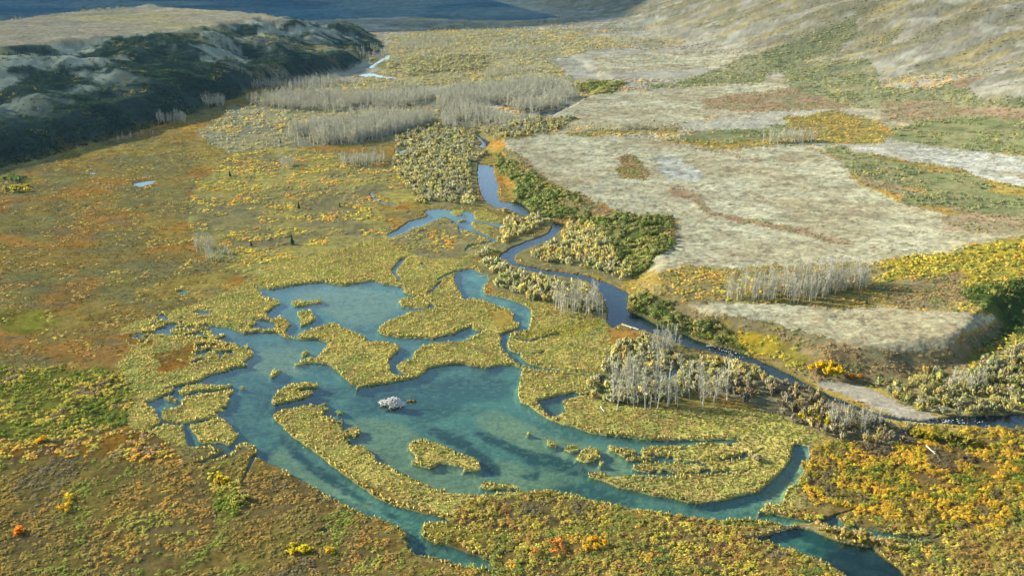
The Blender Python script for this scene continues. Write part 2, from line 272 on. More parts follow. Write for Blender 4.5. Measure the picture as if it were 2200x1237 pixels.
# --- ground cover zones
ZN = ['meadow','mosaic','green_left','brown_brush','right_brush','lichen','gravel_lichen','rust','green_shrub','alder','orange','brown','dark_green','yellow','willow','gravel_bar','grove','sedge','mid_brush','valley','valley_gold','hill_pale','hill_shrub','rust_marsh','grey_willow','bare_mauve','yellow_meadow','green_meadow','far','ochre']
ZI = {n: i for i, n in enumerate(ZN)}
ZONES = [
 ('valley', [(-440,-112),(2640,-112),(2640,330),(1250,330),(1000,240),(700,200),(400,120),(-440,120)]),
 ('valley_gold', [(800,170),(840,75),(1000,52),(1250,70),(1350,95),(1180,130),(1260,190),(1240,215),(1000,190),(900,190),(780,200),(600,230),(560,205)]),
 ('valley_gold', [(560,225),(950,235),(1150,260),(1040,300),(850,300),(620,320),(480,330),(420,290),(500,230)]),
 ('hill_pale', [(1150,30),(1400,-60),(2640,-60),(2640,200),(2200,130),(2000,160),(1880,172),(1850,150),(1700,110),(1560,130),(1450,80)]),
 ('bare_mauve', [(1230,120),(1500,90),(1700,130),(1660,180),(1300,190)]),
 ('lichen', [(1215,240),(1290,200),(1500,190),(1680,165),(1760,195),(1800,215),(1700,240),(1500,262),(1250,268)]),
 ('rust', [(1500,215),(1700,190),(1880,200),(1830,230),(1650,245),(1520,235)]),
 ('lichen', [(1250,120),(1480,110),(1600,125),(1520,150),(1300,160)]),
 ('hill_pale', [(1760,115),(1850,40),(2000,10),(2200,0),(2640,0),(2640,140),(2200,120),(2050,155),(1870,175),(1850,150),(1900,105)]),
 ('hill_shrub', [(1660,140),(1870,128),(1890,185),(2000,190),(2120,150),(2640,170),(2640,250),(1950,245),(1800,220),(1700,190)]),
 ('hill_shrub', [(1830,40),(1760,70),(1560,140),(1440,185),(1480,190),(1640,165),(1800,110),(1840,60)]),
 ('hill_shrub', [(1870,95),(1900,75),(1950,60),(1930,85),(1880,105)]),
 ('hill_pale', [(2060,170),(2140,150),(2640,160),(2640,200),(2100,210)]),
 ('rust', [(2040,180),(2100,160),(2120,165),(2060,190)]),
 ('rust', [(1900,215),(2200,235),(2640,250),(2640,285),(2100,270),(1900,262)]),
 ('green_shrub', [(1900,280),(2050,248),(2200,262),(2640,290),(2640,370),(2200,332),(2000,318),(1920,300)]),
 ('green_shrub', [(1430,300),(1500,285),(1620,278),(1690,265),(1720,285),(1640,315),(1480,318)]),
 ('green_shrub', [(1380,190),(1460,178),(1640,165),(1640,178),(1440,192)]),
 ('alder', [(1225,190),(1260,178),(1345,180),(1330,196),(1280,205)]),
 ('orange', [(1680,255),(1800,238),(1880,262),(1930,285),(1900,308),(1760,312),(1640,318),(1560,325),(1420,308),(1430,298),(1600,312),(1720,290)]),
 ('orange', [(1180,290),(1300,284),(1460,280),(1460,288),(1250,294)]),
 ('lichen', [(1070,300),(1200,290),(1400,300),(1560,325),(1740,318),(1800,350),(1850,400),(1950,440),(2080,470),(2640,500),(2640,530),(2130,515),(1990,550),(1880,566),(1700,576),(1500,582),(1380,585),(1420,545),(1450,500),(1440,470),(1330,455),(1240,420),(1170,385),(1130,340)]),
 ('gravel_lichen', [(1825,318),(1960,320),(2200,335),(2640,350),(2640,430),(2200,405),(2100,385),(2050,360),(1950,350),(1870,336)]),
 ('gravel_lichen', [(1400,340),(1440,335),(1500,370),(1490,395),(1430,385)]),
 ('rust', [(1740,322),(1800,340),(1860,400),(1960,430),(2080,460),(2640,490),(2640,470),(2050,440),(1930,398),(1800,362)]),
 ('brown', [(1310,345),(1350,335),(1400,375),(1390,392),(1340,382)]),
 ('rust', [(2000,460),(2200,455),(2640,500),(2640,540),(2150,500),(2050,490)]),
 ('brown', [(1085,310),(1130,340),(1170,385),(1240,425),(1330,460),(1300,470),(1200,430),(1120,390),(1090,345)]),
 ('green_shrub', [(1765,322),(1800,314),(1830,330),(1880,345),(1960,362),(2050,372),(2100,388),(2130,410),(2200,420),(2640,440),(2640,470),(2120,458),(2050,440),(1950,440),(1940,425),(2010,412),(1930,400),(1850,388),(1810,362)]),
 ('alder', [(1060,332),(1110,348),(1140,380),(1180,400),(1240,432),(1300,457),(1370,463),(1430,475),(1440,500),(1432,540),(1395,575),(1350,600),(1330,560),(1300,500),(1230,472),(1180,470),(1130,445),(1110,400),(1080,370)]),
 ('brown', [(1200,425),(1290,450),(1340,462),(1300,470),(1220,445)]),
 ('orange', [(1365,605),(1400,588),(1480,578),(1560,582),(1880,572),(2000,548),(2140,512),(2200,500),(2640,500),(2640,720),(2160,690),(2100,672),(1950,668),(1700,662),(1550,650),(1450,657),(1385,642)]),
 ('yellow', [(1900,565),(2140,515),(2640,500),(2640,640),(2180,620),(2060,615),(2040,590),(1900,600)]),
 ('brown', [(1950,600),(2060,590),(2080,640),(2000,664),(1900,658)]),
 ('brown', [(1400,645),(1560,650),(1700,660),(1950,668),(2100,672),(2150,690),(1500,700),(1440,665)]),
 ('lichen', [(1490,658),(1600,652),(1750,663),(1900,664),(2050,668),(2150,680),(2090,715),(2040,752),(1950,764),(1850,758),(1750,728),(1650,702),(1550,682)]),
 ('brown', [(1600,692),(1650,702),(1750,728),(1850,758),(1950,764),(2040,752),(2090,722),(2160,690),(2190,720),(2100,790),(1950,830),(1760,835),(1690,800),(1560,740)]),
 ('alder', [(1345,638),(1380,634),(1450,658),(1490,690),(1540,695),(1600,722),(1640,745),(1600,762),(1500,725),(1420,705),(1350,672)]),
 ('yellow', [(1580,715),(1650,735),(1720,780),(1715,805),(1640,775),(1570,745)]),
 ('dark_green', [(2060,625),(2200,600),(2640,620),(2640,780),(2120,745),(2170,700),(2090,650)]),
 ('yellow', [(2080,765),(2150,730),(2200,715),(2640,740),(2640,860),(2060,840)]),
 ('willow', [(1885,832),(1980,800),(2080,800),(2160,750),(2640,780),(2640,880),(2080,892),(2000,886),(1930,862)]),
 ('willow', [(1112,555),(1165,520),(1230,476),(1290,500),(1330,550),(1348,600),(1330,612),(1270,595),(1165,578)]),
 ('willow', [(1045,575),(1065,560),(1110,572),(1140,582),(1200,587),(1265,600),(1300,650),(1305,690),(1270,690),(1220,660),(1150,650),(1060,632),(1042,610)]),
 ('sedge', [(1040,632),(1150,650),(1220,665),(1300,690),(1180,720),(1140,730),(1110,660)]),
 ('willow', [(860,290),(1000,285),(1035,320),(1035,350),(1030,420),(1060,440),(1000,448),(900,440),(850,410),(830,360),(850,330)]),
 ('willow', [(1090,468),(1180,462),(1195,485),(1150,510),(1060,550),(1010,572),(1015,548),(1075,520),(1090,490)]),
 ('mosaic', [(400,430),(480,340),(600,318),(750,330),(840,360),(900,430),(800,440),(840,500),(850,560),(700,600),(540,605),(460,560),(410,500)]),
 ('sedge', [(620,560),(700,548),(850,500),(960,470),(1070,490),(1060,540),(1000,580),(960,600),(880,640),(860,615),(770,609),(640,612),(560,618),(520,608)]),
 ('sedge', [(540,605),(640,612),(860,618),(900,640),(1000,580),(1050,700),(1100,720),(1300,690),(1300,810),(1320,880),(1680,890),(1760,940),(1740,1000),(1700,1110),(1000,1110),(500,960),(290,950),(240,830),(280,700),(360,680)]),
 ('mosaic', [(880,490),(960,475),(1050,500),(1060,540),(980,560),(880,545),(840,520)]),
 ('yellow_meadow', [(1120,715),(1250,690),(1290,690),(1300,700),(1240,720),(1150,735)]),
 ('green_meadow', [(0,665),(110,665),(130,690),(60,715),(0,720)]),
 ('orange', [(70,735),(140,722),(150,738),(80,745)]),
 ('rust_marsh', [(325,765),(400,738),(480,735),(492,745),(420,752),(410,785),(350,800)]),
 ('rust_marsh', [(272,722),(325,722),(310,745),(270,745)]),
 ('green_left', [(-440,780),(100,795),(240,805),(290,850),(270,920),(150,955),(-440,980)]),
 ('ochre', [(-440,930),(150,955),(300,925),(420,1000),(300,1000),(150,1010),(-440,1010)]),
 ('brown_brush', [(-440,1000),(150,985),(300,990),(500,985),(550,962),(640,1018),(740,1075),(850,1118),(890,1150),(900,1200),(1060,1222),(1060,1240),(1010,1260),(1010,1440),(-440,1440)]),
 ('green_left', [(430,1005),(470,1000),(520,1045),(545,1095),(520,1115),(470,1090)]),
 ('mid_brush', [(900,1150),(975,1122),(1000,1085),(1180,1060),(1400,1105),(1680,1128),(1600,1155),(1700,1185),(1830,1250),(1830,1440),(1000,1440),(1060,1225)]),
 ('yellow_meadow', [(905,1125),(960,1127),(1100,1140),(1300,1140),(1290,1155),(1100,1150),(980,1160),(920,1160)]),
 ('right_brush', [(1735,960),(1800,945),(1950,915),(2640,925),(2640,1100),(2150,1130),(1960,1120),(1830,1100),(1760,1090),(1720,1030)]),
 ('mid_brush', [(1690,1110),(1750,1090),(1960,1120),(2150,1130),(2640,1100),(2640,1440),(1960,1440),(1880,1170)]),
 ('grey_willow', [(1500,850),(1600,815),(1700,830),(1850,885),(1940,915),(1960,940),(1850,955),(1770,940),(1650,890)]),
 ('willow', [(1270,765),(1400,732),(1460,765),(1560,778),(1650,812),(1700,832),(1600,818),(1500,850),(1380,880),(1320,880),(1290,840)]),
 ('sedge', [(1130,795),(1280,810),(1300,850),(1150,860),(1120,840)]),
 ('willow', [(850,285),(1000,248),(1120,256),(1240,256),(1190,285),(1050,300),(900,325)]), ('willow', [(870,128),(1040,118),(1050,150),(880,165)]), ('willow', [(760,120),(830,132),(860,150),(820,150)]),
 ('gravel_bar', [(1763,837),(1783,827),(1847,832),(1897,849),(1948,868),(1998,884),(2015,893),(1985,901),(1931,893),(1864,871),(1783,847)]),
 ('grove', [(530,220),(620,205),(760,215),(880,195),(920,200),(930,220),(850,235),(750,240),(640,240),(560,232)]),
 ('grove', [(600,300),(700,265),(780,250),(920,250),(930,270),(850,290),(760,312),(650,318)]),
 ('grove', [(935,205),(1010,185),(1150,170),(1220,190),(1240,210),(1190,245),(1130,250),(1080,225),(1000,225),(940,235)]),
 ('grove', [(945,240),(1000,225),(1060,245),(1090,275),(1000,285),(950,275)]),
]
ZS = 0.5
zid = np.zeros((int(MH * ZS), int(MW * ZS)), np.uint8)
for n, p in ZONES: fill(zid, p, ZI[n], ZS)
for s, a, b in [([(1450,412),(1490,425),(1530,460),(1620,480),(1700,495),(1780,515),(1845,527)], 22, 8), ([(1130,345),(1160,370),(1250,390),(1300,385)], 6, 4), ([(1400,305),(1550,330),(1640,345)], 5, 5)]:
    stroke(zid, s, a, ZI['rust'], ZS, b)

# lake bed: 1 weed bed, 2 pale silt, 3 deep
BED = np.zeros((MH // 2, MW // 2), np.uint8)
for v, p in [
 (2, [(740,900),(790,890),(860,900),(900,930),(960,960),(1000,985),(1060,1030),(1000,1060),(930,1045),(880,1010),(800,970),(750,930)]),
 (2, [(1000,895),(1060,875),(1100,885),(1170,925),(1230,945),(1330,955),(1360,1000),(1300,1020),(1230,1010),(1150,985),(1080,940)]),
 (2, [(1040,960),(1100,990),(1180,1010),(1240,1015),(1260,1030),(1180,1035),(1140,1050),(1080,1040),(1060,1010)]),
 (2, [(640,620),(720,615),(860,625),(860,660),(800,690),(740,690),(690,660),(600,640)]),
 (2, [(900,790),(970,786),(970,800),(920,805)]), (2, [(540,745),(640,740),(690,750),(650,800),(560,800),(530,780)]),
 (2, [(560,970),(620,960),(700,1010),(780,1055),(840,1095),(800,1100),(700,1050)]),
 (2, [(1640,1060),(1690,1010),(1715,960),(1735,965),(1715,1035),(1680,1070),(1620,1090)]),
 (1, [(905,903),(935,910),(990,930),(1022,950),(1008,962),(965,950),(930,930)]),
 (1, [(998,965),(1030,958),(1060,983),(1080,1003),(1068,1022),(1040,1005),(1010,990)]),
 (1, [(1005,912),(1050,922),(1100,945),(1150,965),(1182,982),(1150,992),(1110,970),(1060,950),(1020,930)]),
 (1, [(1120,972),(1170,965),(1240,985),(1290,1020),(1250,1015),(1190,1000),(1140,990)]),
 (1, [(1110,1012),(1160,1005),(1165,1022),(1135,1026)]),
 (3, [(1150,1040),(1220,1025),(1265,1030),(1330,1052),(1400,1072),(1480,1085),(1600,1090),(1690,1118),(1620,1114),(1500,1112),(1380,1090),(1250,1064),(1180,1050)]),
 (3, [(770,830),(880,825),(1000,800),(1100,800),(1110,850),(1000,860),(960,890),(900,895),(860,880),(790,890),(740,860)]),
 (3, [(1090,860),(1200,920),(1320,945),(1500,952),(1400,960),(1250,945),(1130,895)]),
 (1, [(595,905),(625,945),(720,1020),(800,1075),(870,1105),(850,1110),(720,1040),(640,985),(600,940)]),
 (3, [(600,800),(740,825),(720,870),(600,900),(560,860)]),
 (3, [(870,1150),(905,1160),(1060,1225),(980,1215),(885,1190)]),
]: fill(BED, p, v, 0.5)
B_W = blur(BED == 1, 4); B_S = blur(BED == 2, 7); B_D = blur(BED == 3, 8)

# ------------------------------------------------------------------ the lie of the land
def pts(l, z=0.0):
    a = np.array(l, float)
    X, Y = at(a[:, 0], a[:, 1], z)
    return np.stack([X, Y], 1)

def seg_dist(X, Y, P, closed=False):
    best = np.full(X.shape, 1e18)
    n = len(P)
    for i in range(n if closed else n - 1):
        ax, ay = P[i]; bx, by = P[(i + 1) % n]
        dx, dy = bx - ax, by - ay
        t = np.clip(((X - ax) * dx + (Y - ay) * dy) / (dx * dx + dy * dy + 1e-9), 0, 1)
        best = np.minimum(best, (X - ax - t * dx) ** 2 + (Y - ay - t * dy) ** 2)
    return np.sqrt(best)

def inside(X, Y, P):
    c = np.zeros(X.shape, bool)
    n = len(P)
    for i in range(n):
        x1, y1 = P[i]; x2, y2 = P[(i + 1) % n]
        if y1 == y2: continue
        k = (y1 > Y) != (y2 > Y)
        c ^= k & (X < (x2 - x1) * (Y - y1) / (y2 - y1) + x1)
    return c

RIDGE_H = 46.0
ridge_foot = pts([(-900,640),(-440,520),(-200,450),(0,368),(110,345),(230,312),(330,282),(430,245),(545,200),(640,175),(740,155),(800,130),(842,100),(800,75),(720,58)])
ridge_foot = np.vstack([ridge_foot, pts([(612,24),(560,21),(430,13),(300,9),(150,19),(0,41),(-200,48),(-900,62)], RIDGE_H)])
ridge_top = pts([(-700,110),(-100,108),(0,98),(120,86),(250,76),(380,66),(470,48),(560,33),(600,37),(555,27),(430,20),(300,16),(150,26),(0,48),(-200,55),(-700,70)], RIDGE_H)
terrace_base = pts([(1022,285),(1040,318),(1068,350),(1085,420),(1140,452),(1222,490),(1330,545),(1372,590),(1352,632),(1358,668),(1420,703),(1500,728),(1600,763),(1700,808),(1765,836),(1850,832),(1950,828),(2040,800),(2105,757),(2165,712),(2175,690),(2300,640),(2800,600)])
terrace_base = np.vstack([terrace_base, [(1500, 420), (6000, 2500), (6000, 9000), (400, 9000), (60, 2200)], pts([(1150,60),(1300,185),(1240,222),(1150,268)])])
hill_foot = pts([(1000,-20),(1200,30),(1400,110),(1650,185),(1850,235),(2200,330),(2700,480),(3400,700)], 8.0)
hill_area = np.vstack([hill_foot, [(9000, 1200), (9000, 20000), (0, 20000)]])

def land(X, Y):
    """height of the ground without its fine roughness; also the share of ridge, terrace and hill"""
    D = np.hypot(X, Y)
    zr = np.zeros_like(X)
    box = (X < 120) & (Y > 250) & (Y < 2600)
    xr, yr = X[box], Y[box]
    wx = xr + 22 * (fbm(xr / 70, yr / 70, 3, 3) - .5); wy = yr + 22 * (fbm(xr / 70, yr / 70, 5, 3) - .5)
    ins = inside(wx, wy, ridge_foot)
    df = seg_dist(wx, wy, ridge_foot, True)
    it = inside(xr, yr, ridge_top)
    dt = np.where(it, 0, seg_dist(xr, yr, ridge_top, True))
    t = np.where(ins, df / (df + dt + 1e-6), 0)
    t = np.where(ins & it, 1, t)
    prof = 0.42 * ss(t, 0.0, 0.13) + 0.58 * ss(t, 0.08, .95)
    tipx, tipy = at(845, 104)
    tip = np.exp(-((xr - tipx) ** 2 + (yr - tipy) ** 2) / 210 ** 2)
    prof = prof * (1 - tip) + tip * .95 * t ** 1.35
    rough = (t > 0) * np.minimum(t * 6, 1) * (1 - ss(t, 0.82, 0.98))
    hum = fbm(wx / 95 + .3, wy / 80, 21, 4) - .5
    gull = np.abs(fbm((xr * .75 + yr * .66) / 75, (yr * .75 - xr * .66) / 220, 31, 3) - .5) * 2
    zr[box] = RIDGE_H * prof + rough * (27 * hum * ss(t, .08, .3) + 19 * (.35 - gull) * ss(t, .03, .25) + 7 * (fbm(xr / 30, yr / 26, 23, 3) - .5) + 2.5 * (fbm(xr / 11, yr / 10, 25, 2) - .5)) + (t > .9) * 1.2 * (fbm(xr / 60, yr / 60, 9, 2) - .5)
    zr = np.maximum(zr, 0)
    tr = np.zeros_like(X); tr[box] = t
    # terrace
    wX = X + 5 * (fbm(X / 22, Y / 22, 41, 3) - .5); wY = Y + 5 * (fbm(X / 22, Y / 22, 43, 3) - .5)
    it = inside(wX, wY, terrace_base)
    dtb = seg_dist(wX, wY, terrace_base, True)
    gx, gy = at(1800, 832); width = 11 + 6 * fbm(X / 60, Y / 60, 47, 2) + 6 * np.exp(-((X - gx) ** 2 + (Y - gy) ** 2) / 60 ** 2)
    ex_, ey_ = at(2090, 755); width = width - 9.5 * np.exp(-((X - ex_) ** 2 + (Y - ey_) ** 2) / 45 ** 2)
    tt = np.where(it, np.clip(dtb / width, 0, 1), 0)
    zt = 6.2 * (tt * tt * (3 - 2 * tt)) + it * ss(dtb, 20, 200) * 3.0 * (fbm(X / 110, Y / 110, 51, 3) - .4)
    zt = zt * (1 - .75 * ss(D, 700, 1300))
    # mountain side
    ih = inside(X, Y, hill_area)
    dh = np.where(ih, seg_dist(X, Y, hill_foot), 0)
    zh = 0.19 * dh * ss(dh, 0, 300) + ss(dh, 10, 120) * (26 * (fbm(X / 190, Y / 190, 61, 4) - .5) + 5 * (fbm(X / 60, Y / 45, 67, 3) - .5))
    zh = np.where(ih, np.maximum(zh, -1), 0)
    zh = 320 * np.tanh(zh / 320)
    # far upland
    zf = 60 * ss(D, 3200, 9000) * (.4 + fbm(X / 1500, Y / 1500, 71, 3)) + ss(D, 1500, 2500) * 5 * (fbm(X / 200, Y / 200, 73, 3) - .5)
    return zr + zt + zh + zf, tr, tt, dh

def spaced(*seg):
    out = []
    for a, b, s in seg: out += list(np.arange(a, b, s))
    return np.array(out)
cols = spaced((-440, -40, 16), (-40, 2240, 2.0), (2240, 2641, 16))
rows = np.concatenate([spaced((1436, 1262, -9), (1262, 0, -1.9), (0, -80, -1.6)), [-84, -88, -92, -96, -99]])
NC, NR = len(cols), len(rows)
PX0, PY0 = np.meshgrid(cols, rows)
X, Y = at(PX0, PY0)
D = np.hypot(X, Y)
Z0, T_RIDGE, T_TERR, D_HILL = land(X, Y)
PX, PY = project(X, Y, Z0)                            # where each point of the ground is seen
WP = F / np.maximum(D, 100)
jx = 7 * (fbm(X / 3.5, Y / 3.5, 81, 3) - .5) * np.clip(300 / D, .2, 1.2); jy = 5 * (fbm(X / 3.5, Y / 3.5, 83, 3) - .5) * np.clip(300 / D, .2, 1.2)
on_flat = (Z0 < 2.5)
wsh = sample(W_SHARP, PX + jx * .7, PY + jy * .7) * on_flat
wso = sample(W_SOFT, PX, PY) * on_flat
wwi = sample(W_WIDE, PX, PY) * on_flat
# broken marsh edges
marsh = np.zeros((MH // 2, MW // 2), np.uint8)
for p in ([(290,690),(380,682),(480,712),(500,740),(545,745),(545,790),(480,795),(415,790),(420,750),(300,740)], [(690,870),(760,890),(800,960),(760,960),(715,930),(690,900)], [(1370,960),(1610,950),(1600,1020),(1400,1020)], [(1280,905),(1420,905),(1420,938),(1290,930)]):
    fill(marsh, p, 1, .5)
mz = sample(blur(marsh, 3), PX, PY, .5)
mn = fbm(X / 3.2, Y / 3.2, 91, 3) - .5
wsh = np.clip(wsh + mz * on_flat * np.where(mn > .12, .9 * (wso > .12), np.where(mn < -.13, -.9, 0)), 0, 1)

jit = np.clip(D / 300, .6, 2)
zx = PX + WP * (5.5 * jit * (lod(X, Y, D, 9, 9, 101, 4) - .5) + 11 * (lod(X, Y, D, 32, 32, 105, 3) - .5)) + rng.normal(0, 2.5, X.shape)
zy = PY + WP * (2.4 * (lod(X, Y, D, 9, 9, 103, 4) - .5) + 4.0 * (lod(X, Y, D, 32, 32, 107, 3) - .5)) + rng.normal(0, 1.6, X.shape)
ZONE = nearest(zid, zx, zy, ZS)
isl = nearest(ISL_DIL, PX, PY)
ZONE = np.where(isl > 0, ZI['sedge'], ZONE)
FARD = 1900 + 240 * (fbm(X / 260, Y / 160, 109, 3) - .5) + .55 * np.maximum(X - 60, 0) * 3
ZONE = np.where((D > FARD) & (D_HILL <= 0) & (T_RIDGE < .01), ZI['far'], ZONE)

# roughness of the ground
amp = np.full(len(ZN), .28)
for n, a in (('lichen', .30), ('gravel_lichen', .3), ('meadow', .2), ('sedge', .3), ('gravel_bar', .08), ('hill_pale', .6), ('hill_shrub', .8), ('brown_brush', .4), ('right_brush', .4), ('mid_brush', .42), ('mosaic', .42), ('valley', .6), ('valley_gold', .6), ('ochre', .35), ('green_left', .5)):
    amp[ZI[n]] = a
land_amt = 1 - ss(wsh, .2, .6)
rough = amp[ZONE] * (.42 * (fbm(X / 2.0, Y / 2.0, 111, 3) - .5) * 2 + .9 * (fbm(X / 7.0, Y / 7.0, 113, 3) - .5) * 2)
rough += (ss(D, 500, 1100) * 1.6 + (T_RIDGE > .02) * 1.6) * (fbm(X / 26, Y / 26, 117, 3) - .5)
bank = .42 - .42 * ss(wsh, .3, .55) - np.where(wsh > .5, (.18 + .95 * ss(wso, .5, 1) + .9 * sample(B_D, PX, PY, .5)) * ss(wsh, .5, .85), 0)
Z = Z0 + bank + rough * land_amt * np.where(on_flat, ss(.5 - wso, -.1, .35) * .8 + .2, 1)
Z = np.where(land_amt > .98, np.maximum(Z, .14), Z)
GN = None

# ------------------------------------------------------------------ colour of the ground; far plain and ridge carry some shade
K = 0.62
PAL = {   # four tones per zone, mixed by two noises; wavelengths in metres
 'meadow': ([(136,116,60), (128,116,64), (142,116,54), (118,110,68)], 40, 7),
 'mosaic': ([(160,148,84), (144,132,84), (172,156,78), (134,124,84)], 30, 7),
 'green_left': ([(104,106,42), (122,120,50), (84,88,38), (126,112,54)], 14, 4),
 'brown_brush': ([(132,112,58), (120,104,62), (138,122,60), (124,106,62)], 20, 4),
 'right_brush': ([(116,94,44), (100,84,50), (124,100,46), (92,82,52)], 14, 4),
 'lichen': ([(184,178,142), (174,168,132), (184,180,148), (168,154,120)], 30, 3.2),
 'gravel_lichen': ([(182,182,166), (170,172,158), (190,188,170), (164,162,138)], 14, 2.4),
 'rust': ([(154,134,104), (146,134,104), (156,126,98), (142,132,98)], 20, 4),
 'green_shrub': ([(120,124,82), (130,132,88), (112,116,78), (138,130,90)], 16, 4),
 'alder': ([(92,104,50), (104,112,60), (80,90,46), (120,108,66)], 12, 3),
 'orange': ([(150,130,74), (142,128,80), (158,136,68), (132,122,80)], 16, 4),
 'brown': ([(134,118,82), (124,112,80), (144,124,84), (126,118,84)], 14, 3),
 'dark_green': ([(72,84,40), (84,94,46), (64,74,36), (96,92,50)], 14, 4),
 'yellow': ([(150,138,50), (136,126,54), (164,142,44), (120,112,56)], 14, 4),
 'willow': ([(132,126,78), (140,130,84), (124,118,74), (146,132,84)], 12, 3),
 'gravel_bar': ([(158,150,128), (150,144,124), (166,158,136), (144,136,114)], 10, 2),
 'grove': ([(140,136,108), (148,142,108), (134,132,108), (154,144,96)], 16, 4),
 'sedge': ([(152,146,74), (134,136,70), (166,150,82), (144,124,74)], 18, 2.6),
 'mid_brush': ([(128,108,56), (114,100,58), (134,116,56), (110,96,60)], 14, 4),
 'valley': ([(168,162,138), (160,156,136), (170,166,146), (156,148,128)], 130, 20),
 'valley_gold': ([(160,152,108), (154,148,110), (166,152,100), (150,144,112)], 60, 12),
 'hill_pale': ([(160,154,132), (152,148,126), (168,164,142), (148,138,114)], 60, 9),
 'hill_shrub': ([(128,130,94), (138,138,98), (120,122,88), (150,142,106)], 40, 8),
 'rust_marsh': ([(158,104,44), (146,110,48), (166,112,44), (136,110,54)], 12, 3),
 'grey_willow': ([(132,124,88), (138,128,92), (126,116,86), (144,130,84)], 12, 3),
 'bare_mauve': ([(166,160,138), (160,154,132), (172,166,144), (156,150,130)], 50, 9),
 'yellow_meadow': ([(158,146,54), (148,138,56), (166,148,58), (138,130,62)], 9, 3),
 'green_meadow': ([(138,134,50), (124,122,50), (148,136,54), (130,114,54)], 12, 3),
 'far': ([(84,118,124), (76,110,120), (112,128,122), (70,98,108)], 300, 60),  # blue of the cloud shadow and haze put into the ground tones
 'ochre': ([(140,104,44), (120,96,48), (158,116,42), (112,94,54)], 10, 3),
}
ALB = np.zeros(X.shape + (3,))
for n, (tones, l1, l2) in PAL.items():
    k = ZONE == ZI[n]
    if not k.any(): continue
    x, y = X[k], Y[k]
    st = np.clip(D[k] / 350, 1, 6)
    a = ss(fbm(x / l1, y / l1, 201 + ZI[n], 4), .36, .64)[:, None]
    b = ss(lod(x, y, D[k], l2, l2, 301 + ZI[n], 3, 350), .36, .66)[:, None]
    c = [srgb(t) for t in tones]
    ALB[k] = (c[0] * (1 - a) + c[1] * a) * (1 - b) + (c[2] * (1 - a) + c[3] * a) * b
def mixin(mask, rgb):
    global ALB
    m = np.clip(mask, 0, 1)[..., None]
    ALB = ALB * (1 - m) + srgb(rgb) * m
# ridge: brown flat top, pale lichen knolls, dark heath between, darkened further to deepen the slope's shade
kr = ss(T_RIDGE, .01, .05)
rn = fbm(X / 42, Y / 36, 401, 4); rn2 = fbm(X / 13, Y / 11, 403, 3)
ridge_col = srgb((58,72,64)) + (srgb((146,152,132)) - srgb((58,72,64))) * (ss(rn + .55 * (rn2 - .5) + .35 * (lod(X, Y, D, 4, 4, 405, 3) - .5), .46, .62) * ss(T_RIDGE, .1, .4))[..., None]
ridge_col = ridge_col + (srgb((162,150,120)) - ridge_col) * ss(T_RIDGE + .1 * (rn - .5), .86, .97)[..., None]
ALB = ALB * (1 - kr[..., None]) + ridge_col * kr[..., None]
# olive and rusty drifts over the big meadow, bare seams over the terraces
me = ((ZONE == ZI['meadow']) & (T_RIDGE < .02)).astype(float)
mixin(me * ss(fbm(X / 60, Y / 45, 411, 4), .52, .66) * .8, (148,128,60))
mixin(me * ss(fbm(X / 35, Y / 30, 413, 4), .58, .68) * .55, (166,112,48))
mixin(me * ss(fbm(X / 20, Y / 12, 415, 4), .62, .72) * .6, (112,104,72))
li = ((ZONE == ZI['lichen']) | (ZONE == ZI['gravel_lichen'])).astype(float)
seam = 1 - np.abs(fbm(X / 16, Y / 13, 421, 4) - .5) * 2
mixin(li * ss(seam, .93, .99) * .5, (140,128,100))
mixin(li * ss(fbm(X / 34, Y / 26, 423, 4), .57, .68) * .5, (166,152,116))
mixin(li * ss(fbm(X / 2.2, Y / 2.2, 425, 2), .64, .74) * .55, (112,104,80))
ha = ss(D_HILL, 20, 160) * (ZONE == ZI['hill_pale'])
mixin(ha * ss(fbm(X / 50, Y / 38, 427, 5), .55, .66) * .8, (136,134,104))
mixin(ha * ss(fbm(X / 24, Y / 20, 429, 4), .60, .70) * .55, (192,190,172))
mixin(ha * ss(fbm((X + Y * .5) / 120, (Y - X * .5) / 26, 435, 4), .53, .66) * .5, (142,138,100))
mixin(ha * ss(fbm((X + Y * .5) / 90, (Y - X * .5) / 20, 437, 4), .60, .68) * .7, (176,160,104))
mixin((ZONE == ZI['valley']) * ss(fbm(X / 160, Y / 70, 431, 4), .54, .64) * .7, (174,160,108))
mixin((ZONE == ZI['valley']) * ss(fbm(X / 90, Y / 60, 433, 4), .58, .68) * .7, (138,136,112))
# lake and river bed
bw = sample(B_W, PX, PY, .5) ; bs = sample(B_S, PX, PY, .5); bd = sample(B_D, PX, PY, .5)
wn1 = fbm(X / 9, Y / 7, 441, 4); wn2 = fbm(X / 2.4, Y / 2.0, 443, 3)
bed = np.zeros_like(ALB) + srgb((150,170,146))
def bmix(m, rgb):
    global bed
    m = np.clip(m, 0, 1)[..., None]
    bed = bed * (1 - m) + srgb(rgb) * m
bmix(ss(wn1, .42, .66) * .6, (96,124,100))
bmix(ss(bs + .5 * (wn1 - .5), .2, .7), (214,192,138))
bmix(ss(bs, .3, .8) * ss(wn2, .5, .7) * .4, (150,160,128))
bmix(ss(bd + .4 * (wn1 - .5), .3, .8) * .62, (48,92,94))
bmix(ss(bw + .55 * (wn2 - .5) + .3 * (wn1 - .5), .3, .7) * .9, (50,80,70))
wid = nearest(WID_DIL, PX, PY)
wn3 = fbm(X / 1.3, Y / 1.1, 445, 3)
bmix(ss(wn3 + .4 * (wn1 - .5), .50, .64) * .32, (90,122,98))
bmix((1 - ss(wn3 - .4 * (wn1 - .5), .34, .46)) * .35, (196,194,152))
bmix((1 - ss(wso, .45, .85)) * .8, (116,124,92))
bmix((wid == 2) * .95, (40,48,46))
bmix((wid == 3) * .6, (110,116,92))
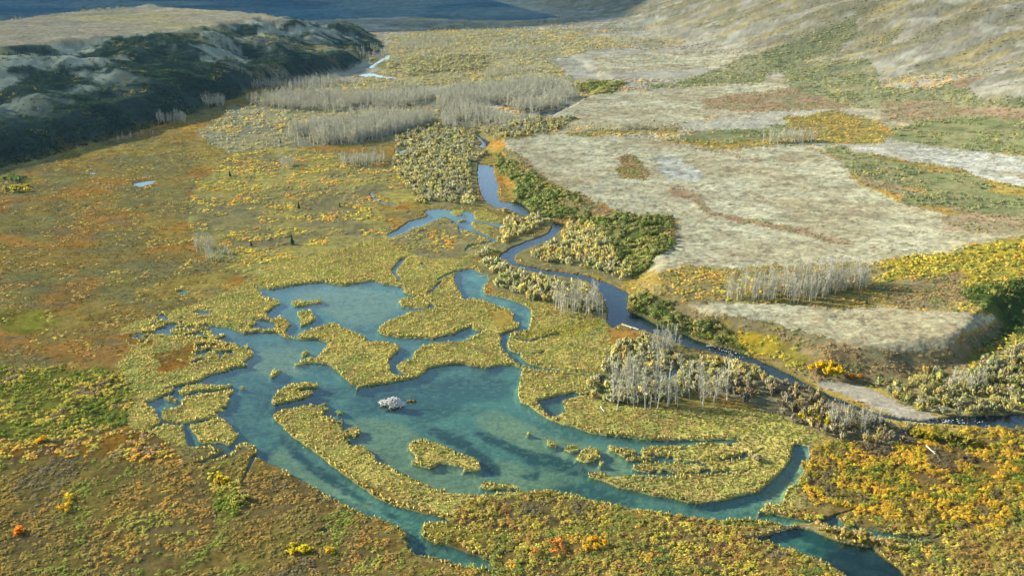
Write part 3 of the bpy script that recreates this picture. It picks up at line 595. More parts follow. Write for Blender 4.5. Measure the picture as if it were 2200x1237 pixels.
bmix((wid == 4) * (.55 + .45 * ss(wn2 + .5 * (wn1 - .5), .35, .6)), (48,92,76))
bmix((wid == 4) * .85 * ss(PX + .6 * (PY - 1180), 1720, 1820), (28,44,44))
kw = ss(wsh, .45, .6)[..., None]
ALB = ALB * (1 - kw) + bed * kw
ALB *= K
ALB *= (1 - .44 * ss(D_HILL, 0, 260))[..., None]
st_ = np.clip(D / 260, 1, 7)
mot = (lod(X, Y, D, 1.1, .9, 451, 2, 260) - .5) * .55 + (lod(X, Y, D, 4.5, 3.2, 453, 3, 260) - .5) * .5
ALB *= np.clip(1 + mot * np.where(wsh > .5, .35, 1), .55, 1.5)[..., None]
ALB[(ZONE == ZI['lichen']) | (ZONE == ZI['gravel_lichen'])] *= np.clip(.93 + .65 * (lod(X, Y, D, 1.6, 1.1, 457, 3) - .5) + .4 * (lod(X, Y, D, 9, 4, 459, 4) - .5), .5, 1.25)[(ZONE == ZI['lichen']) | (ZONE == ZI['gravel_lichen'])][:, None]
ALB[ZONE == ZI['brown_brush']] *= .95
ALB[(ZONE == ZI['sedge']) & (wsh < .5)] *= 1.5
ALB[(ZONE == ZI['meadow']) & (T_RIDGE < .02)] *= 1.28

# ------------------------------------------------------------------ materials
def new_mat(name):
    m = bpy.data.materials.new(name); m.use_nodes = True
    nt = m.node_tree
    for n in list(nt.nodes): nt.nodes.remove(n)
    out = nt.nodes.new('ShaderNodeOutputMaterial')
    return m, nt, out
def N(nt, t, **kw):
    n = nt.nodes.new(t)
    for k, v in kw.items(): setattr(n, k, v)
    return n

mat_ground, nt, out = new_mat('tundra_ground')
att = N(nt, 'ShaderNodeAttribute', attribute_name='albedo')
geo = N(nt, 'ShaderNodeNewGeometry')
no = N(nt, 'ShaderNodeTexNoise'); no.inputs['Scale'].default_value = 1.3; no.inputs['Detail'].default_value = 5; no.inputs['Roughness'].default_value = .65
nt.links.new(geo.outputs['Position'], no.inputs['Vector'])
mr = N(nt, 'ShaderNodeMapRange'); mr.inputs[1].default_value = .3; mr.inputs[2].default_value = .7; mr.inputs[3].default_value = .72; mr.inputs[4].default_value = 1.25
nt.links.new(no.outputs[0], mr.inputs[0])
mx = N(nt, 'ShaderNodeVectorMath', operation='SCALE')
nt.links.new(att.outputs['Color'], mx.inputs[0]); nt.links.new(mr.outputs[0], mx.inputs['Scale'])
bs_ = N(nt, 'ShaderNodeBsdfDiffuse'); bs_.inputs['Roughness'].default_value = .9
bp = N(nt, 'ShaderNodeBump'); bp.inputs['Strength'].default_value = .55; bp.inputs['Distance'].default_value = .35
nt.links.new(no.outputs[0], bp.inputs['Height']); nt.links.new(bp.outputs[0], bs_.inputs['Normal'])
nt.links.new(mx.outputs[0], bs_.inputs[0]); nt.links.new(bs_.outputs[0], out.inputs[0])

def water_mat(name, tint, rough, bump):
    m, nt, out = new_mat(name)
    geo = N(nt, 'ShaderNodeNewGeometry')
    n1 = N(nt, 'ShaderNodeTexNoise'); n1.inputs['Scale'].default_value = .9; n1.inputs['Detail'].default_value = 4
    nt.links.new(geo.outputs['Position'], n1.inputs['Vector'])
    bp = N(nt, 'ShaderNodeBump'); bp.inputs['Strength'].default_value = bump; bp.inputs['Distance'].default_value = .12
    nt.links.new(n1.outputs[0], bp.inputs['Height'])
    fr = N(nt, 'ShaderNodeFresnel')
    ior = N(nt, 'ShaderNodeMapRange'); ior.inputs[3].default_value = 1.333; ior.inputs[4].default_value = 1 / 1.333
    nt.links.new(geo.outputs['Backfacing'], ior.inputs[0]); nt.links.new(ior.outputs[0], fr.inputs['IOR'])     # the same reflectance from above and from below
    tr = N(nt, 'ShaderNodeBsdfTransparent'); tr.inputs[0].default_value = (*tint, 1)
    gl = N(nt, 'ShaderNodeBsdfGlossy'); gl.inputs['Roughness'].default_value = rough
    gl.inputs[0].default_value = (1, 1, 1, 1)
    nt.links.new(bp.outputs[0], gl.inputs['Normal']); nt.links.new(bp.outputs[0], fr.inputs['Normal'])
    mi = N(nt, 'ShaderNodeMixShader')
    nt.links.new(fr.outputs[0], mi.inputs[0]); nt.links.new(tr.outputs[0], mi.inputs[1]); nt.links.new(gl.outputs[0], mi.inputs[2])
    nt.links.new(mi.outputs[0], out.inputs[0])
    return m
mat_lake = water_mat('lake_water', (.49, .70, .67), .06, .12)
mat_river = water_mat('river_water', (.50, .70, .74), .12, .8)

def leaf_mat(name, trans=.2, soft=True):
    m, nt, out = new_mat(name)
    att = N(nt, 'ShaderNodeAttribute', attribute_name='tint')
    oi = N(nt, 'ShaderNodeObjectInfo')
    mu = N(nt, 'ShaderNodeVectorMath', operation='MULTIPLY')
    nt.links.new(att.outputs['Color'], mu.inputs[0]); nt.links.new(oi.outputs['Color'], mu.inputs[1])
    d = N(nt, 'ShaderNodeBsdfDiffuse'); nt.links.new(mu.outputs[0], d.inputs[0])
    if soft:                                          # the many tiny leaves of a clump scatter light like its rounded outside
        na = N(nt, 'ShaderNodeAttribute', attribute_name='crown')
        vt = N(nt, 'ShaderNodeVectorTransform', vector_type='NORMAL', convert_from='OBJECT', convert_to='WORLD')
        nt.links.new(na.outputs['Vector'], vt.inputs[0]); nt.links.new(vt.outputs[0], d.inputs['Normal'])
    if trans > 0:
        t = N(nt, 'ShaderNodeBsdfTranslucent'); nt.links.new(mu.outputs[0], t.inputs[0])
        mi = N(nt, 'ShaderNodeMixShader'); mi.inputs[0].default_value = trans
        nt.links.new(d.outputs[0], mi.inputs[1]); nt.links.new(t.outputs[0], mi.inputs[2]); nt.links.new(mi.outputs[0], out.inputs[0])
    else:
        nt.links.new(d.outputs[0], out.inputs[0])
    return m
mat_leaf = leaf_mat('foliage')
mat_willow = leaf_mat('willow_foliage', .42)
mat_blade = leaf_mat('sedge_blades', .2)
mat_bark = leaf_mat('weathered_bark', 0, False)

# ------------------------------------------------------------------ mesh from arrays
def raw_mesh(name, V, faces, nv, mat, attr=None, attr_name='tint', normals=None, crown=None):
    """V (n,3); faces flat index array with nv corners each"""
    me = bpy.data.meshes.new(name)
    nf = len(faces) // nv
    me.vertices.add(len(V)); me.vertices.foreach_set('co', np.ascontiguousarray(V, np.float32).ravel())
    me.loops.add(len(faces)); me.loops.foreach_set('vertex_index', np.ascontiguousarray(faces, np.int32))
    me.polygons.add(nf); me.polygons.foreach_set('loop_start', np.arange(0, nf * nv, nv, dtype=np.int32))
    if attr is not None:
        a = me.attributes.new(attr_name, 'FLOAT_COLOR', 'POINT')
        c = np.ones((len(V), 4), np.float32); c[:, :3] = attr
        a.data.foreach_set('color', c.ravel())
    if crown is not None:
        a = me.attributes.new('crown', 'FLOAT_VECTOR', 'POINT'); a.data.foreach_set('vector', np.ascontiguousarray(crown, np.float32).ravel())
    me.materials.append(mat)
    me.update(calc_edges=True)
    if normals is not None:
        me.polygons.foreach_set('use_smooth', np.ones(nf, bool))
        me.normals_split_custom_set_from_vertices(np.ascontiguousarray(normals, np.float32))
    return me
def link(name, me, parent=None):
    o = bpy.data.objects.new(name, me); C.objects.link(o)
    if parent is not None: o.parent = parent
    return o
def tag(o, label=None, cat=None, group=None, kind=None):
    if label: o['label'] = label
    if cat: o['category'] = cat
    if group: o['group'] = group
    if kind: o['kind'] = kind
    return o

# ------------------------------------------------------------------ the ground, cut where one kind of land ends
P3 = np.stack([X, Y, Z], -1)
du = np.zeros_like(P3); dv = np.zeros_like(P3)
du[:, 1:-1] = P3[:, 2:] - P3[:, :-2]; du[:, 0] = P3[:, 1] - P3[:, 0]; du[:, -1] = P3[:, -1] - P3[:, -2]
dv[1:-1] = P3[2:] - P3[:-2]; dv[0] = P3[1] - P3[0]; dv[-1] = P3[-1] - P3[-2]
GN = np.cross(du, dv); GN /= np.linalg.norm(GN, axis=-1, keepdims=True)
LID = np.zeros(X.shape, np.int32)                     # 0 plain
LID[T_TERR > .02] = 1
LID[D_HILL > 5] = 2
LID[T_RIDGE > .004] = 3
LID[ZONE == ZI['gravel_bar']] = 4
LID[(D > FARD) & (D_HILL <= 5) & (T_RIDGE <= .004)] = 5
LID[(wsh > .5)] = 6
LID = np.where((isl > 0) & (wsh <= .6), 10 + isl, LID)
quad = (np.arange(NR - 1)[:, None] * NC + np.arange(NC - 1)[None, :])
FC = np.stack([quad, quad + 1, quad + 1 + NC, quad + NC], -1).reshape(-1, 4)
fid = LID[:-1, :-1].ravel()
Vf, Nf, Af = P3.reshape(-1, 3), GN.reshape(-1, 3), ALB.reshape(-1, 3)
def sub_mesh(name, sel, mat, V, nrm, attr):
    f = FC[sel]
    u, inv = np.unique(f, return_inverse=True)
    return raw_mesh(name, V[u], inv.reshape(-1), 4, mat, None if attr is None else attr[u], 'albedo', nrm[u])
LANDS = {0: ('floodplain_ground', 'ochre and olive floodplain meadow and brush around the lake', 'ground'),
         1: ('terrace_ground', 'pale lichen covered terrace above the right bank of the river', 'terrace'),
         2: ('mountain_slope', 'grey and green mountain slope rising at the upper right', 'hillside'),
         3: ('ridge_hill', 'shaded hummocky ridge with a flat brown top at the upper left', 'hill'),
         4: ('gravel_bar', 'bare grey gravel bar at the bend of the river', 'gravel bar'),
         5: ('far_plain', 'blue hazy plain beyond the ridge at the top of the view', 'plain'),
         6: ('lake_bed', 'silt and weed bed under the shallow water', 'lake bed')}
for k, (n, l, c) in LANDS.items():
    s = fid == k
    if s.any():
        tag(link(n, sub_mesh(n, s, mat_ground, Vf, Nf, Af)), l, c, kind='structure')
for i, (l, _) in enumerate(ISLANDS):
    s = fid == 11 + i
    if s.any():
        tag(link('marsh_island', sub_mesh('marsh_island', s, mat_ground, Vf, Nf, Af)), l, 'island', 'islands in the lake', kind='structure')

# water sheets at the level z = 0
wv = np.stack([X, Y, np.zeros_like(X)], -1).reshape(-1, 3)
wnrm = np.zeros_like(wv); wnrm[:, 2] = 1
wf = (wsh > .06) & on_flat
wet = wf[:-1, :-1] | wf[1:, :-1] | wf[:-1, 1:] | wf[1:, 1:]
wq = np.maximum.reduce([wid[:-1, :-1], wid[1:, :-1], wid[:-1, 1:], wid[1:, 1:]])
wq = np.where(wq == 0, 1, wq)
for k, n, m, l, c in ((1, 'lake_water', mat_lake, 'clear teal water of the shallow marsh lake', 'lake'), (2, 'river_water', mat_river, 'dark blue water of the winding river', 'river'),
                      (3, 'pond_water', mat_lake, 'pale blue water of the small ponds and ditches in the marsh', 'pond'), (4, 'pool_water', mat_lake, 'dark green pool held back by the beaver dam', 'pool')):
    s = (wet & (wq == k)).ravel()
    if s.any():
        tag(link(n, sub_mesh(n, s, m, wv, wnrm, None)), l, c, kind='structure')

# ------------------------------------------------------------------ plants: shapes
def norm(v): return v / (np.linalg.norm(v, axis=-1, keepdims=True) + 1e-9)
def shrub_shape(seed, n, lobes=5, leaf=.17, droop=.0):
    """a bush of loose leaf clumps, one metre high and one metre wide: triangles (n,3,3) and a tone per clump"""
    r = np.random.default_rng(seed)
    lc = r.normal(0, .26, (lobes, 3)); lc[:, 2] = r.uniform(.38, .72, lobes); lc[0] = (0, 0, .62)
    lr = r.uniform(.22, .36, lobes)
    lt = r.uniform(.9, 1.1, lobes)
    k = r.integers(0, lobes, n)
    d = norm(r.normal(0, 1, (n, 3))); d[:, 2] = np.abs(d[:, 2]) * 1.1 - .35; d = norm(d)
    c = lc[k] + d * (lr[k] * r.uniform(.55, 1.08, n))[:, None]
    c[:, 2] = np.maximum(c[:, 2], .06)
    nn = norm(d + r.normal(0, .55, (n, 3)))
    a = norm(np.cross(nn, r.normal(0, 1, (n, 3)))); b = np.cross(nn, a)
    s = leaf * r.uniform(.7, 1.4, n)[:, None]
    T = np.stack([c + a * s, c - a * s * .55 + b * s * .9, c - a * s * .55 - b * s * .9], 1)
    T[..., 2] = np.maximum(T[..., 2], -.02)
    tone = lt[k] * r.uniform(.72, 1.28, n)
    cn = norm(norm(c - lc[k]) * .5 + norm((c - (0, 0, .25)) * (1, 1, .8)) * .5 + np.array([0, 0, .55]))
    return T, tone, cn
def tuft_shape(seed, n=10, spread=.5):
    r = np.random.default_rng(seed)
    th = r.uniform(0, 2 * np.pi, n); q = r.uniform(0, .34, n)
    base = np.stack([np.cos(th) * q, np.sin(th) * q, np.zeros(n)], 1)
    th2 = th + r.normal(0, .4, n); q2 = q + r.uniform(.12, spread, n)
    tip = np.stack([np.cos(th2) * q2, np.sin(th2) * q2, r.uniform(.5, 1.05, n)], 1)
    side = np.stack([-np.sin(th), np.cos(th), np.zeros(n)], 1) * r.uniform(.13, .26, n)[:, None]
    T = np.stack([base + side, base - side, tip], 1)
    return T, r.uniform(.84, 1.16, n), norm(np.stack([np.cos(th2) * .55, np.sin(th2) * .55, np.ones(n)], 1))
def bare_shape(seed, nb, nt, fat=.009, tw=.0042):
    """a leafless poplar one metre high: trunk triangles, branch triangles"""
    r = np.random.default_rng(seed)
    lean = r.normal(0, .06, 2)
    def stem(z): return np.array([lean[0] * z * z + .012 * math.sin(z * 7 + seed), lean[1] * z * z + .012 * math.cos(z * 6 + seed), z])
    tr = []
    zs = [-.03, .25, .55, .8, 1.0]; rad = [fat * 1.35, fat, fat * .75, fat * .45, fat * .12]
    for i in range(4):
        a, b = stem(zs[i]), stem(zs[i + 1])
        for k in range(5):
            t0, t1 = 2 * math.pi * k / 5, 2 * math.pi * (k + 1) / 5
            d0, d1 = np.array([math.cos(t0), math.sin(t0), 0]), np.array([math.cos(t1), math.sin(t1), 0])
            tr += [[a + d0 * rad[i], a + d1 * rad[i], b + d1 * rad[i + 1]], [a + d0 * rad[i], b + d1 * rad[i + 1], b + d0 * rad[i + 1]]]
    br = []
    tips = []
    for i in range(nb):
        z = r.uniform(.16, .97); a = stem(z); th = r.uniform(0, 2 * math.pi); L = (1.15 - z) ** .8 * r.uniform(.18, .38)
        d = norm(np.array([math.cos(th), math.sin(th), r.uniform(.9, 2.2)])); e = a + d * L
        s = norm(np.cross(d, r.normal(0, 1, 3))); s2 = np.cross(d, s); q = fat * .42 * (1.15 - z) + .0012
        br += [[a + s * q, a - s * .5 * q + s2 * q, e], [a - s * .5 * q + s2 * q, a - s * .5 * q - s2 * q, e], [a - s * .5 * q - s2 * q, a + s * q, e]]
        tips.append((a, e, L))
    for i in range(nt):
        a, e, L = tips[r.integers(0, nb)]; u = r.uniform(.3, 1); p = a + (e - a) * u
        d = norm(r.normal(0, .6, 3) + np.array([0, 0, 1.0])); q = L * r.uniform(.3, .65)
        s = norm(np.cross(d, r.normal(0, 1, 3))) * tw
        br.append([p + s, p - s, p + d * q])
    return np.array(tr), np.array(br)
def mat_shape(seed, n, patches=7, leaf=.085):
    """an irregular low mat of brush, one metre across and one high: many small leaf clumps over a ragged patch"""
    r = np.random.default_rng(seed)
    el = r.uniform(.55, 1.0); a0 = r.uniform(0, 3.14)
    pc = r.normal(0, .23, (patches, 2)) * (1, el); ca, sa = math.cos(a0), math.sin(a0)
    pc = np.stack([pc[:, 0] * ca - pc[:, 1] * sa, pc[:, 0] * sa + pc[:, 1] * ca], 1)
    ph = r.uniform(.35, .95, patches); pr = r.uniform(.09, .2, patches); pt = r.uniform(.86, 1.14, patches)
    k = r.integers(0, patches, n)
    d = r.normal(0, .6, (n, 2)); q = np.clip(1 - (d ** 2).sum(1) * .55, .12, 1)
    c = np.concatenate([pc[k] + d * pr[k][:, None], (ph[k] * q * r.uniform(.6, 1.05, n))[:, None]], 1)
    cn = norm(np.concatenate([d * .5 + pc[k] * .6, np.ones((n, 1))], 1))
    nn = norm(cn + r.normal(0, .45, (n, 3)))
    a = norm(np.cross(nn, r.normal(0, 1, (n, 3)))); b = np.cross(nn, a)
    s = leaf * r.uniform(.65, 1.5, n)[:, None]
    T = np.stack([c + a * s, c - a * s * .55 + b * s * .9, c - a * s * .55 - b * s * .9], 1)
    T[..., 2] = np.maximum(T[..., 2], -.05)
    return T, pt[k] * r.uniform(.8, 1.2, n), cn
def willow_shape(seed, ns, nl, leaf=.078):
    """a willow one metre high and wide: a fan of thin upright shoots with small leaves towards their ends"""
    r = np.random.default_rng(seed)
    th = r.uniform(0, 2 * np.pi, ns); out = np.sqrt(r.uniform(0, 1, ns)) * r.uniform(.32, .55, ns)
    w_ = 1 + .22 * np.sin(2 * th + seed) + .15 * np.sin(3 * th + 2 * seed)
    out = out * w_
    tip = np.stack([np.cos(th) * out, np.sin(th) * out, (1 - 1.5 * out ** 2) * r.uniform(.62, 1.05, ns)], 1)
    base = tip * (.3, .3, .08)
    side = norm(np.cross(tip - base, r.normal(0, 1, (ns, 3)))) * r.uniform(.018, .04, ns)[:, None]
    mid = base + (tip - base) * .72 + (np.cos(th) * .02)[:, None]
    T1 = np.stack([base, mid + side * 1.6, mid - side * 1.6], 1); T2 = np.stack([mid + side * 1.9, mid - side * 1.9, tip], 1)
    k = r.integers(0, ns, nl); u = r.uniform(.5, 1.06, nl)[:, None]
    c = base[k] + (tip[k] - base[k]) * u + r.normal(0, .035, (nl, 3))
    c[:, 2] = np.maximum(c[:, 2], .05)
    q = norm(np.stack([c[:, 0], c[:, 1], c[:, 2] * .8], 1))
    a = norm(norm(tip[k] - base[k]) + r.normal(0, .35, (nl, 3))); b = norm(np.cross(a, q + r.normal(0, .5, (nl, 3))))
    s = leaf * r.uniform(.7, 1.4, nl)[:, None]
    L = np.stack([c + a * s * 1.5, c - a * s + b * s * .7, c - a * s - b * s * .7], 1)
    T = np.concatenate([T1, T2, L]); T[..., 2] = np.maximum(T[..., 2], -.02)
    m = T.mean(1)
    cn = norm(norm(m * (1, 1, .7)) * .55 + np.array([0, 0, .5]) + r.normal(0, .12, m.shape))
    tone = np.concatenate([np.tile(r.uniform(.8, 1.05, ns), 2), r.uniform(.82, 1.18, nl)])
    return T, tone, cn
WIL = [willow_shape(210 + i, 34, 90) for i in range(6)]
WIL_FAR = [willow_shape(230 + i, 14, 46, .105) for i in range(8)]
MAT = [mat_shape(110 + i, 46) for i in range(10)]
MAT_FAR = [mat_shape(130 + i, 22, 6, .13) for i in range(8)]
SH_NEAR = [shrub_shape(10 + i, 110, 9, .085) for i in range(6)]
SH_MID = [shrub_shape(30 + i, 54, 8, .115) for i in range(8)]
SH_FAR = [shrub_shape(50 + i, 15, 4, .25) for i in range(5)]
TUFT = [tuft_shape(70 + i, 9) for i in range(6)]
TUFT_FAR = [tuft_shape(80 + i, 6, .55) for i in range(5)]

def scatter_mesh(name, pts_, shapes, mat, label, cat, kind='stuff', link_it=True):
    """many plants grown into one mesh: pts_ = dict of arrays x y z h r col"""
    Vs, Cs, Ns = [], [], []
    n = len(pts_['x'])
    if n == 0: return None
    which = rng.integers(0, len(shapes), n); rot = rng.uniform(0, 2 * np.pi, n)
    for i, (T, tone, cn) in enumerate(shapes):
        k = np.where(which == i)[0]
        if len(k) == 0: continue
        c, s = np.cos(rot[k])[:, None, None], np.sin(rot[k])[:, None, None]
        rr = pts_['r'][k][:, None, None]; hh = pts_['h'][k][:, None, None]
        x = (T[None, :, :, 0] * c - T[None, :, :, 1] * s) * rr + pts_['x'][k][:, None, None]
        y = (T[None, :, :, 0] * s + T[None, :, :, 1] * c) * rr + pts_['y'][k][:, None, None]
        z = T[None, :, :, 2] * hh + pts_['z'][k][:, None, None]
        Vs.append(np.stack([x, y, z], -1).reshape(-1, 3).astype(np.float32))
        col = pts_['col'][k][:, None, :] * tone[None, :, None]
        cx_, cy_ = cn[None, :, 0] * c[:, :, 0] - cn[None, :, 1] * s[:, :, 0], cn[None, :, 0] * s[:, :, 0] + cn[None, :, 1] * c[:, :, 0]
        Ns.append(np.repeat(np.stack([cx_, cy_, np.broadcast_to(cn[None, :, 2], cx_.shape)], -1).reshape(-1, 3), 3, 0).astype(np.float32))
        Cs.append(np.repeat(col.reshape(-1, 3), 3, 0).astype(np.float32))
    V = np.concatenate(Vs); Cc = np.concatenate(Cs)
    o = link(name, raw_mesh(name, V, np.arange(len(V), dtype=np.int32), 3, mat, Cc, crown=np.concatenate(Ns)))
    tag(o, label, cat, kind=kind)
    return o

# ------------------------------------------------------------------ plants: where they stand
fx_, fy_, fz_, fD = X.ravel(), Y.ravel(), Z.ravel(), D.ravel()
fpx, fpy, fzone = PX.ravel(), PY.ravel(), ZONE.ravel()
fwet, fwso, fwid = wsh.ravel(), wso.ravel(), wid.ravel()
fT, fDH = T_RIDGE.ravel(), D_HILL.ravel()
area = np.abs(np.cross(np.gradient(P3[..., :2], axis=1), np.gradient(P3[..., :2], axis=0))).ravel()
view = (fpx > -170) & (fpx < 2370) & (fpy > -25) & (fpy < 1330) & (fwet < .32) & (fD < 2300)
clump = fbm(fx_ / 7.0, fy_ / 7.0, 501, 3)
clump2 = fbm(fx_ / 20.0, fy_ / 16.0, 503, 3)

def pick(mask, dens, far=330.0, power=1.0):
    """plants per square metre, thinned (and grown, see lod) with distance"""
    g = np.minimum(1.0, (far / fD)) ** power
    p = dens * area * g
    k = np.where(mask & view & (rng.random(len(p)) < p))[0]
    return k, 1 / np.sqrt(g[k])

def palette(k, tones, patch=.75, wl=6.0, seed=0, spread=.1):
    """a tone for each plant; neighbours tend to agree"""
    n = len(tones)
    v = fbm(fx_[k] / wl, fy_[k] / wl, 601 + seed, 3)
    v = np.clip((v - .26) / .48, 0, .999) * patch + rng.random(len(k)) * (1 - patch)
    c = np.array([srgb(t) for t in tones])[np.minimum((v * n).astype(int), n - 1)]
    return c * K * 1.6 * rng.uniform(1 - spread, 1 + spread, (len(k), 1)) * rng.normal(1, .04, (len(k), 3))

def points(k, h, r, col, sink=.04):
    return dict(x=fx_[k] + rng.normal(0, .15, len(k)), y=fy_[k] + rng.normal(0, .15, len(k)), z=fz_[k] - sink, h=h, r=r, col=col, px=fpx[k], py=fpy[k], D=fD[k])
def cat(*ps):
    return {q: np.concatenate([p[q] for p in ps]) for q in ps[0]}
def sub(p, k): return {q: v[k] for q, v in p.items()}
def U(a, b, k): return rng.uniform(a, b, len(k))
def zone_is(*n): return np.isin(fzone, [ZI[q] for q in n])
flat = fT < .02

OR, YE, RU, OL, GB, GR, TA = (198,150,60), (196,176,72), (168,122,66), (154,144,66), (130,116,84), (112,126,58), (178,152,84)
# sedge and grass tufts over the marsh and islands
k, g = pick(zone_is('sedge', 'yellow_meadow') & flat, 2.4, 250)
sed = points(k, U(.18, .5, k) * g ** .5, U(.4, .75, k) * g, 1.5 * palette(k, [(142,148,72),(166,158,78),(186,170,92),(150,146,70),(178,156,84),(156,152,76),(172,144,78),(184,172,88)], .86, 15, 1))
k, g = pick(zone_is('meadow', 'rust_marsh', 'green_meadow', 'ochre') & flat & (clump > .40), .55, 230, 1.3)
mead = points(k, U(.2, .4, k) * g ** .5, U(.6, 1.1, k) * g, palette(k, [(140,122,60),(132,116,60),(166,124,52),(140,124,54),(128,108,62)], .8, 9, 2))
# the pale fringe of taller sedge along every shore
k, g = pick((fwso > .10) & flat & (fD < 900) & (fwid != 2) & ~((fwid == 3) & (rng.random(len(fD)) < .55)) & ~((fwid == 3) & (fD > 430)) & ~zone_is('willow', 'alder', 'grove', 'gravel_bar') & (clump > .36), 2.0, 330)
fr = points(k, U(.3, .95, k) * g ** .4, U(.45, .85, k) * g, 1.28 * palette(k, [(200,184,112),(186,172,96),(176,166,86),(194,174,104),(160,154,76)], .5, 4, 3))
a_ = cat(sed, fr); nr = a_['D'] < 420
scatter_mesh('sedge_grass', sub(a_, nr), TUFT, mat_blade, 'golden sedge grass covering the marsh islands and fringing the lake shores', 'grass')
scatter_mesh('meadow_grass', cat(sub(a_, ~nr), mead), TUFT_FAR, mat_blade, 'olive and ochre grass of the wide meadow', 'grass')

# dwarf birch and low willow brush
B = []
def brush(mask, dens, hs, rs, tones, patch=.7, wl=6, far=330, power=1.0, seed=0):
    k, g = pick(mask & flat, dens, far, power)
    B.append(points(k, U(*hs, k) * g ** .45, U(*rs, k) * g, palette(k, tones, patch, wl, seed)))
brush(zone_is('right_brush') & (clump > .27), .85, (.55, 1.3), (1.4, 2.8), [(104,92,66), (138,112,52), (182,144,48), (172,154,46), (132,120,46), (98,112,44), (140,126,48), (178,140,46), (180,148,46), (146,138,48), (108,98,66), (128,118,48), (158,132,58)], .93, 16, seed=11)
brush(zone_is('mid_brush') & (clump > .29), .75, (.4, .95), (1.3, 2.6), [(112,102,72), (134,126,58), (156,136,66), (136,124,56), (142,112,58), (164,152,60), (150,132,64), (128,122,56), (104,114,54), (172,142,56)], .92, 14, seed=12)
brush(zone_is('brown_brush') & (clump > .30), .62, (.25, .6), (1.2, 2.6), [(104,94,66), (132,110,56), (118,106,56), (112,118,52), (126,110,60), (146,116,56), (136,130,60), (98,106,52), (134,112,58)], .93, 30, seed=13)
brush(zone_is('ochre') & (clump > .32), .5, (.3, .8), (1.4, 2.8), [GB, (186,146,64), OL, (182,162,70), (162,128,70), GB, OL], .84, 9, seed=14)
brush(zone_is('green_left') & (clump > .28), .6, (.4, 1.0), (1.3, 2.6), [(96,110,42), (126,130,50), (82,96,40), (136,130,54), (106,120,44), OL, (176,156,62), GB], .84, 9, seed=15)
brush(zone_is('mosaic') & (clump > .40) & (clump2 > .40), .26, (.3, .9), (1.6, 3.2), [(132,124,74), (148,136,70), (192,170,64), (150,142,74), (196,148,62), (150,138,68), (198,176,64), (148,142,72), (190,140,60), (140,140,66), (140,130,78)], .93, 26, 380, seed=16)
brush(zone_is('meadow', 'rust_marsh', 'green_meadow') & (clump2 > .45) & (clump > .44), .14, (.15, .4), (1.4, 2.8), [OL, (146,124,70), (128,118,74), (158,130,66), (140,132,70)], .84, 14, 300, 1.2, seed=28)
brush(zone_is('sedge') & (clump > .55), .30, (.3, .6), (1.2, 2.4), [(156,146,76), (164,146,80), (150,134,72), (166,154,78), (136,126,76)], .8, 8, seed=17)
brush(zone_is('orange') & (clump > .36), .24, (.4, 1.0), (1.8, 3.4), [(180,146,66), (160,142,72), (176,160,70), (118,124,66), (150,128,74), (140,134,66), (184,150,66), (128,122,74), (110,118,62), (180,164,66)], .9, 16, 420, seed=19)
brush(zone_is('yellow') & (clump > .32), .22, (.7, 1.6), (1.8, 3.4), [YE, (170,158,66), OL, (184,162,60), GR, (190,154,64), (150,144,62)], .82, 11, 420, seed=20)
brush(zone_is('dark_green') & (clump > .3), .12, (1.4, 2.8), (2.0, 3.4), [(70,84,40), GR, (84,96,44), OL], .75, 9, 420, seed=21)
brush(zone_is('brown', 'rust') & (clump > .38), (np.where(zone_is('brown'), .5, .2)), (.3, .9), (1.3, 2.6), [(124,112,74), (140,122,80), (150,122,78), (126,122,68), (110,118,66), (146,132,78)], .85, 10, 380, seed=22)
brush(zone_is('green_shrub', 'hill_shrub') & (clump2 > .40), .12, (.9, 2.0), (1.8, 3.2), [(116,124,78), (130,134,84), (104,116,72), (144,140,80), (128,126,98), (176,160,72)], .75, 14, 430, seed=23)
brush(zone_is('lichen', 'gravel_lichen') & (clump2 > .56) & (clump > .53), .05, (.3, .7), (.9, 1.8), [(96,104,70), GB, (120,116,76), (160,112,80)], .8, 10, 420, seed=24)
brush(zone_is('valley_gold') & (clump2 > .34), .07, (.9, 2.2), (2.2, 4.6), [(164,150,92), (150,146,104), (184,156,76), (140,140,100), (158,152,108), (144,142,96)], .8, 26, 480, 1.2, seed=25)
brush(zone_is('valley', 'bare_mauve') & (lod(fx_, fy_, fD, 40, 18, 507, 3) > .50), .05, (.7, 1.6), (2.4, 4.8), [(150,142,112), (132,132,92), (160,148,116), (196,156,70)], .8, 40, 480, 1.2, seed=26)
brush(zone_is('hill_pale') & (fbm((fx_ + fy_ * .5) / 120, (fy_ - fx_ * .5) / 26, 435, 4) > .56), .05, (.7, 1.5), (2.0, 3.6), [(112,114,76), (128,124,84), (140,120,84)], .8, 30, 480, 1.1, seed=27)
br = cat(*B)
# heath and alder on the ridge, tones darkened and blued for its shade
kk = (fT > .015) & (fT < .86) & (fDH <= 0)
rn_f = fbm(fx_ / 42, fy_ / 36, 401, 4) + .35 * (fbm(fx_ / 13, fy_ / 11, 403, 3) - .5)
k, g = pick(kk & (rn_f + .44 * (rng.random(len(fD)) - .5) < .51 + .10 * (1 - ss(fT, .10, .3))), .13 + .22 * (1 - ss(fT, .12, .3)), 620)
rb = points(k, U(.9, 2.4, k) * g ** .4, U(1.8, 4.2, k) * g, palette(k, [(58,80,54), (70,90,60), (52,70,50), (80,96,64), (64,80,60), (78,92,58), (60,78,54), (166,146,64)], .7, 16, 31) * np.array((.52, .60, .62)), .2)
